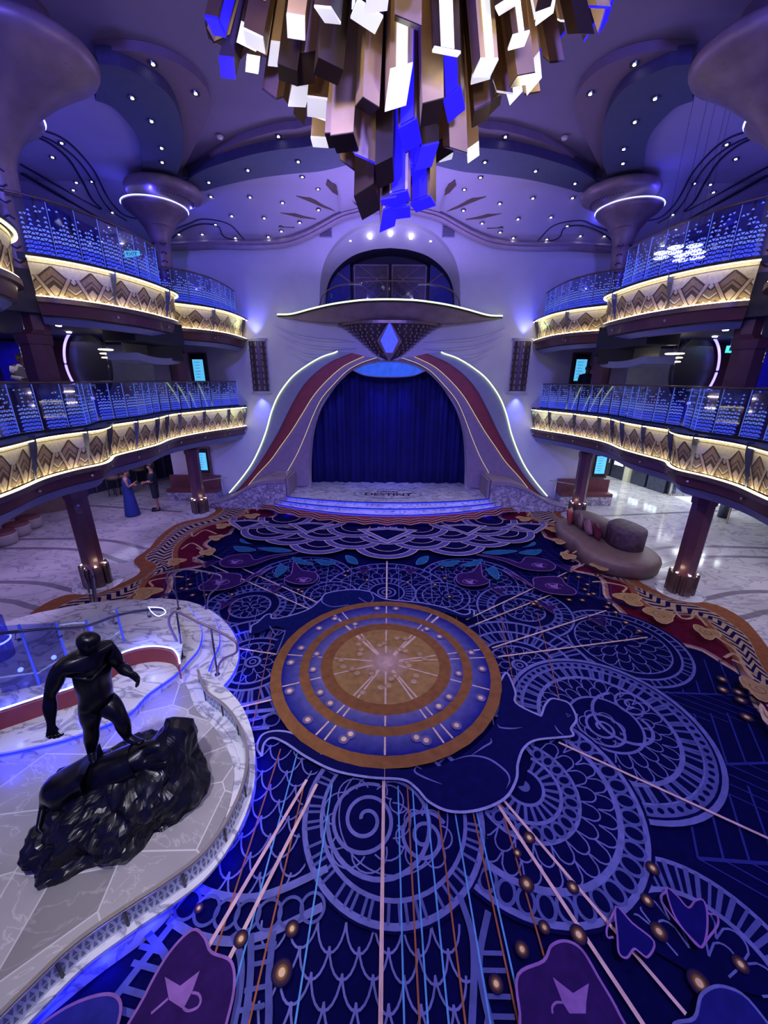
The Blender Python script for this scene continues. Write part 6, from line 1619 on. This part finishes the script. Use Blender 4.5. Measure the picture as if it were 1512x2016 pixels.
for k in range(10):
    a = RP[k*10]; segp = RP[k*10:k*10+11] if k < 9 else RP[90:]
    segp = [Vector((q.x, q.y, 0)) for q in segp]
    b = MB(); b.mi = 0; b.add([p for q in segp for p in (q+Vector((0, 0, .31)), q+Vector((0, 0, .515)))], [(2*i, 2*i+1, 2*i+3, 2*i+2) for i in range(len(segp)-1)])
    b.mi = 1
    D = resample(segp, 12); 
    for i in range(11):
        t = (D[i+1]-D[i]); nn = Vector((t.y, -t.x, 0)).normalized()*.004
        for row in range(2):
            z_ = .34+row*.08; sg = 1 if (i+row) % 2 else -1
            for off in (nn, -nn):
                b.add([D[i].lerp(D[i+1], .05)+off+Vector((0, 0, z_+(.062 if sg < 0 else 0))), D[i].lerp(D[i+1], .95)+off+Vector((0, 0, z_+(.062 if sg < 0 else 0))), D[i].lerp(D[i+1], .5)+off+Vector((0, 0, z_+(.062 if sg > 0 else 0)))], [(0, 1, 2)])
    rel(b.build('glass_panel', [mat('frosted_glass_%d' % k, (.82, .88, .90), .25), mat('grey_etch_%d' % k, (.22, .27, .32), .6)]), br)
    b = MB(); b.box(Vector((a.x, a.y, .40)), (.02, .02, .2)); rel(b.build('post', MT['black']), br)
b = MB(); b.prism([(-2.75, 4.55), (-3.2, 5.3), (-4.8, 5.2), (-4.8, 3.5), (-2.8, 3.8)], 0, .285); rel(fixn(b.build('marble_apron', MT['marble2'])), r)
# steps
step1 = cr(Z([(150, 1212), (220, 1190), (300, 1178), (370, 1184), (412, 1200), (444, 1225), (465, 1258), (470, 1290), (458, 1325), (428, 1362)], .15), 6)
step2 = cr(Z([(300, 1182), (360, 1182), (389, 1192), (423, 1220), (432, 1261), (420, 1292), (407, 1330), (409, 1358)], .30), 6)
r = empty('curved_steps', 'white marble steps wrapping the platform, risers glowing blue', 'steps', (-3, 5.5, 0))
b = MB(); b.prism([(p.x, p.y) for p in step1]+[(-3.4, 4.3), (-6.5, 4.2)], 0, .15); rel(fixn(b.build('step', MT['marble2'])), r)
b = MB(); b.prism([(p.x, p.y) for p in step2]+[(-3.4, 4.35), (-5.5, 4.2)], .15, .30); rel(fixn(b.build('step', MT['marble2'])), r)
far_ = Z([(-80, 1275), (0, 1240), (80, 1215), (182, 1196), (300, 1180), (345, 1184)], .45)
b = MB(); b.prism([(p.x, p.y) for p in inner3]+[(p.x, p.y) for p in far_], .30, .45); rel(fixn(b.build('platform', MT['marble2'])), r)
b = MB(); b.prism([(p.x, p.y) for p in far_]+[(-3.6, 5.6), (-4.8, 4.2), (-6.5, 4.2)], 0, .30); rel(fixn(b.build('platform_base', MT['marble2'])), r)
b = MB(); b.sweep([Vector((p.x, p.y, 0)) for p in inner3[:-3]], [(-.005, .405), (.012, .405), (.012, .425), (-.005, .425)]); rel(fixn(b.build('light_strip', MT['led_deep'])), r)
b = MB(); b.sweep([Vector((p.x, p.y, 0)) for p in step2], [(-.005, .255), (.012, .255), (.012, .275), (-.005, .275)]); rel(fixn(b.build('light_strip', MT['led_deep'])), r)
b = MB(); b.sweep([Vector((p.x, p.y, 0)) for p in step1[:-2]], [(-.005, .105), (.012, .105), (.012, .125), (-.005, .125)]); rel(fixn(b.build('light_strip', MT['led_deep'])), r)
# raised stair parapet with the blue line
led = cr(Z([(354, 1306), (350, 1290), (338, 1277), (310, 1272), (285, 1273), (260, 1278), (235, 1288), (190, 1318), (150, 1349), (80, 1371), (0, 1397), (-90, 1425)], .72), 6)
farp = Z([(-90, 1300), (0, 1225), (80, 1205), (182, 1186), (260, 1180), (320, 1185), (350, 1215), (360, 1262)], .72)
pp_ = empty('stair_parapet', 'marble topped curved parapet with maroon face and glowing blue line behind the sculpture', 'parapet', (-4.2, 5, .45))
b = MB(); b.prism([(p.x, p.y) for p in led]+[(p.x, p.y) for p in farp], .69, .72); rel(fixn(b.build('marble_top', MT['marble2'])), pp_)
b = MB(); b.sweep([Vector((p.x, p.y, 0)) for p in led], [(.01, .45), (.03, .45), (.03, .69), (.01, .69)]); rel(fixn(b.build('maroon_face', MT['maroon'])), pp_)
b = MB(); b.tube([p+Vector((0, 0, 0)) for p in led], .012, 6); rel(b.build('light_line', MT['led_bw'], smooth=True), pp_)
for t in (10, 25, 50, 60): lamp('POINT', tuple(led[min(t, len(led)-1)]+Vector((0, .06, .12))), 2.2, (.05, .08, 1.0), .03)
for q in ((330, 1360), (250, 1412), (120, 1462), (30, 1480)): 
    p = pz(*q, .36); lamp('POINT', (p.x+.05, p.y-.16, .46), 3.5, (.008, .012, 1.0), .08)
CP = resample(curb, 14)
for q in CP[:13]: lamp('POINT', (q.x+.07, q.y-.03, .13), 2.4, (.008, .014, 1.0), .04)
for q in ((478, 1290), (468, 1250), (470, 1340)):
    p = pz(*q, 0); lamp('POINT', (p.x+.06, p.y, .12), 1.5, (.02, .04, 1.0), .04)
for q in ((400, 1010), (600, 1015), (763, 1030), (930, 1015), (1120, 1010)): pass
for x in (-3.6, -1.8, 0, 1.8, 3.6): lamp('POINT', (x, 11.88+x*x*.075, .14), 3, (.10, .06, 1.0), .03)
# upper handrail with glass panes on the stair
hr = empty('stair_balustrade', 'glass stair balustrade with dark handrail and blue glowing end at the left edge', 'balustrade', (-5, 4.5, .7))
hp = cr([py(-40, 1252, 3.9), py(60, 1241, 4.1), py(120, 1238, 4.35), py(165, 1234, 4.6), py(190, 1226, 4.75), py(240, 1209, 5.0), py(290, 1201, 5.1), py(322, 1200, 5.0)], 6)
b = MB(); b.tube(hp, .022, 8); rel(b.build('handrail', MT['gun'], smooth=True), hr)
lp = cr([py(292, 1195, 5.1), py(318, 1197, 5.0), py(326, 1206, 5.0), py(312, 1213, 5.0), py(300, 1206, 5.05), py(292, 1195, 5.1)], 6)
b = MB(); b.tube(lp, .007, 6); rel(b.build('glowing_end', MT['led_bw'], smooth=True), hr)
for i in (4, 11, 18, 28, 36):
    q = hp[i]; b = MB(); b.tube([q+Vector((0, 0, -.02)), q+Vector((.02, -.05, -.08)), q+Vector((.0, .02, -.12))], .008, 6); b.lathe((q.x, q.y+.02, q.z-.14), [(0, 0), (.025, .0), (.025, .02), (0, .02)], 12); rel(b.build('rail_bracket', MT['gun']), hr)
hs = resample(hp[:30], 5)
for k in range(4):
    a, c = hs[k], hs[k+1]; b = MB(); b.add([a+Vector((0, 0, .10)), c+Vector((0, 0, .10)), Vector((c.x, c.y, .72)), Vector((a.x, a.y, .72))], [(0, 1, 2, 3)]); rel(b.build('glass_pane', MT['glass_blue'] if k < 2 else MT['glass']), hr)
    b = MB(); b.box(Vector((c.x, c.y, (c.z+.8)/2)), (.012, .03, c.z-.6)); rel(b.build('pane_edge', mat('lit_edge_%d' % k, (.1, .15, 1), .3, 0, .12, (.1, .2, 1.0))), hr)
# light drum at the left edge
c = pz(2, 1290, .75); r = empty('light_drum', 'glass drum with glowing blue ring at the left edge of the stair', 'light drum', (c.x, c.y, .7))
b = MB(); b.tube([Vector((c.x+.16*math.cos(2*PI*i/36), c.y+.16*math.sin(2*PI*i/36), 1.0)) for i in range(37)], .012, 6); rel(b.build('light_ring', MT['led_bw'], smooth=True), r)
b = MB(); b.lathe((c.x, c.y, 0), [(.155, .72), (.155, 1.35)], 32); rel(b.build('glass_drum', MT['glass_blue'], smooth=True), r)
# bent step handrails
def bentrail(pts, posts, label, ww=.018):
    r = empty('handrail', label, 'handrail', pts[0])
    b = MB(); b.tube(cr(pts, 6), ww, 8); rel(b.build('rail', MT['mauve_metal'], smooth=True), r)
    for a, c in posts: b = MB(); b.tube([a, c], .014, 8); b.lathe((a[0], a[1], a[2]), [(0, 0), (.04, 0), (.04, .01), (0, .015)], 12); rel(b.build('post', MT['gun'], smooth=True), r)
A0 = pz(360, 1295, .45); B0 = pz(428, 1328, .30)
A1 = py(348, 1207, A0.y); B1 = py(416, 1240, B0.y)
bentrail([A0, py(352, 1270, A0.y+.05), py(335, 1235, A0.y+.05), py(333, 1218, A0.y), py(342, 1206, A0.y), py(352, 1206, A0.y-.03), py(385, 1222, A0.y-.15), py(430, 1243, B0.y-.03), py(462, 1262, B0.y-.15), py(467, 1274, B0.y-.15), py(463, 1286, B0.y-.1), py(440, 1297, B0.y), py(430, 1312, B0.y), B0], [(A0, A1), (B0, B1)], 'bent metal handrail on the curved steps, the nearer of two')
A0 = pz(352, 1199, .45); B0 = pz(407, 1198, .30)
bentrail([A0, py(346, 1170, A0.y), py(332, 1152, A0.y), py(328, 1138, A0.y), py(336, 1126, A0.y), py(370, 1121, A0.y), py(425, 1130, B0.y), py(436, 1138, B0.y), py(430, 1155, B0.y), py(412, 1172, B0.y), B0], [(A0, py(340, 1126, A0.y)), (B0, py(396, 1125, B0.y))], 'bent metal handrail on the curved steps, the farther of two', .015)
A0 = pz(182, 1197, .45)
bentrail([A0, py(174, 1160, A0.y), py(164, 1135, A0.y), py(163, 1120, A0.y), py(170, 1116, A0.y), py(182, 1128, A0.y), py(187, 1160, A0.y), py(191, 1188, A0.y)], [(A0+Vector((.05, 0, 0)), py(178, 1124, A0.y))], 'looped metal rail end in front of the left near column')

# sculpture rock
rt = empty('bronze_sculpture', 'plain black bronze sculpture of a muscular standing figure over a sleek animal on rough rock', 'sculpture', (-2.75, 2.9, .3))
from mathutils import noise
bp_ = [(-3.48, 2.60), (-3.36, 2.36), (-3.22, 2.20), (-3.0, 2.16), (-2.75, 2.26), (-2.46, 2.33), (-2.21, 2.55), (-2.02, 2.82), (-2.02, 3.12), (-2.2, 3.42), (-2.6, 3.5), (-3.0, 3.42), (-3.35, 3.1), (-3.5, 2.85)]
bo = resample(cr([(x, y, 0) for x, y in bp_], 8, True)+[Vector((bp_[0][0], bp_[0][1], 0))], 97)[:-1]
cR = Vector((-2.72, 2.9, 0)); b = MB(); rings = []
for f, z in ((1.0, .30), (1.0, .36), (.99, .42), (.96, .48), (.93, .55), (.88, .60), (.83, .66), (.76, .69), (.68, .72), (.60, .75), (.5, .77), (.4, .78), (.3, .79), (.2, .79), (.1, .80), (.02, .80)):
    row = []
    for p in bo:
        q = cR+(p-cR)*f; nv = Vector((q.x*3.1, q.y*3.1, z*4))
        d = noise.fractal(nv, 1.0, 2.0, 4)*.10
        ridge = (math.floor(noise.noise(nv*1.3)*5)/5)*.08
        # lower apron toward the viewer, peak at upper right
        zz = z-.28*max(0, (2.72-q.y))*max(0, z-.3)*2.2
        pk = math.exp(-(((q.x+2.27)/.22)**2+((q.y-3.12)/.26)**2)); zz += .42*pk*min(1, (z-.3)*3)
        out = (q-cR).normalized() if (q-cR).length > .01 else Vector((0, 0, 0))
        q2 = q+out*(d+ridge)*(1 if f > .3 else .2)*(.6 if z < .31 else 1); row.append(Vector((q2.x, q2.y, max(.295, zz+d*.6*(1 if z > .35 else 0)))))
    rings.append(row)
b.loft(rings); o = rel(fixn(b.build('rough_rock', MT['rock'])), rt)
ss = o.modifiers.new('s', 'SUBSURF'); ss.levels = 1; ss.render_levels = 1; ss.subdivision_type = 'SIMPLE'
tx = bpy.data.textures.new('rocktex', 'VORONOI'); tx.noise_scale = .16
dm = o.modifiers.new('d', 'DISPLACE'); dm.texture = tx; dm.strength = .07; dm.mid_level = .4; dm.texture_coords = 'GLOBAL'
# sleek animal stretched on the rock
an = [((-3.30, 2.68, .70), .22), ((-3.14, 2.74, .73), .25), ((-2.95, 2.80, .72), .23), ((-2.75, 2.85, .74), .21), ((-2.60, 2.92, .80), .19), ((-2.48, 2.98, .92), .095), ((-2.38, 3.0, .95), .085), ((-2.28, 2.99, .93), .055),
      ((-2.44, 2.88, .84), .06), ((-2.30, 2.84, .88), .045), ((-2.20, 2.86, .90), .035), ((-3.05, 2.60, .66), .10), ((-2.86, 2.52, .58), .06), ((-2.72, 2.47, .56), .04), ((-3.36, 2.62, .62), .04), ((-3.30, 2.45, .52), .025), ((-3.1, 2.36, .47), .02)]
rel(skinned('sleek_animal', [(Vector(p), r_) for p, r_ in an], [(0, 1), (1, 2), (2, 3), (3, 4), (4, 5), (5, 6), (6, 7), (4, 8), (8, 9), (9, 10), (1, 11), (11, 12), (12, 13), (0, 14), (14, 15), (15, 16)], MT['statue'], root=3), rt)
# plain standing figure
fc = Vector((.5, -.86, 0)).normalized()
J = dict(face=fc)
J['pelvis'] = py(190, 1376, 3.0); J['chest'] = py(180, 1318, 3.0); J['neck'] = py(176, 1284, 3.0); J['head'] = py(174, 1262, 2.98)
J['shr'] = py(120, 1312, 2.86); J['elr'] = py(97, 1372, 2.78); J['wrr'] = py(101, 1425, 2.70)
J['shl'] = py(212, 1278, 3.12); J['ell'] = py(237, 1312, 3.16); J['wrl'] = py(259, 1328, 3.08)
J['hipr'] = py(178, 1392, 2.95); J['knr'] = py(180, 1432, 2.92); J['anr'] = py(180, 1480, 2.90); J['toer'] = Vector(J['anr'])+Vector((.10, -.12, -.04))
J['hipl'] = py(208, 1382, 3.03); J['knl'] = py(236, 1410, 2.96); J['anl'] = py(252, 1452, 2.96); J['toel'] = Vector(J['anl'])+Vector((.17, -.03, -.03))
J['fist'] = 1.0; J['curlr'] = (.6, 0, .2); J['curll'] = (.2, -.6, 0)
V, Eg = figure(J, 1.62, 1.30, 1.35); rel(skinned('standing_figure', V, Eg, MT['statue']), rt)
face_bits(rt, J, 1.08, MT['statue'], MT['statue'], bald=True)
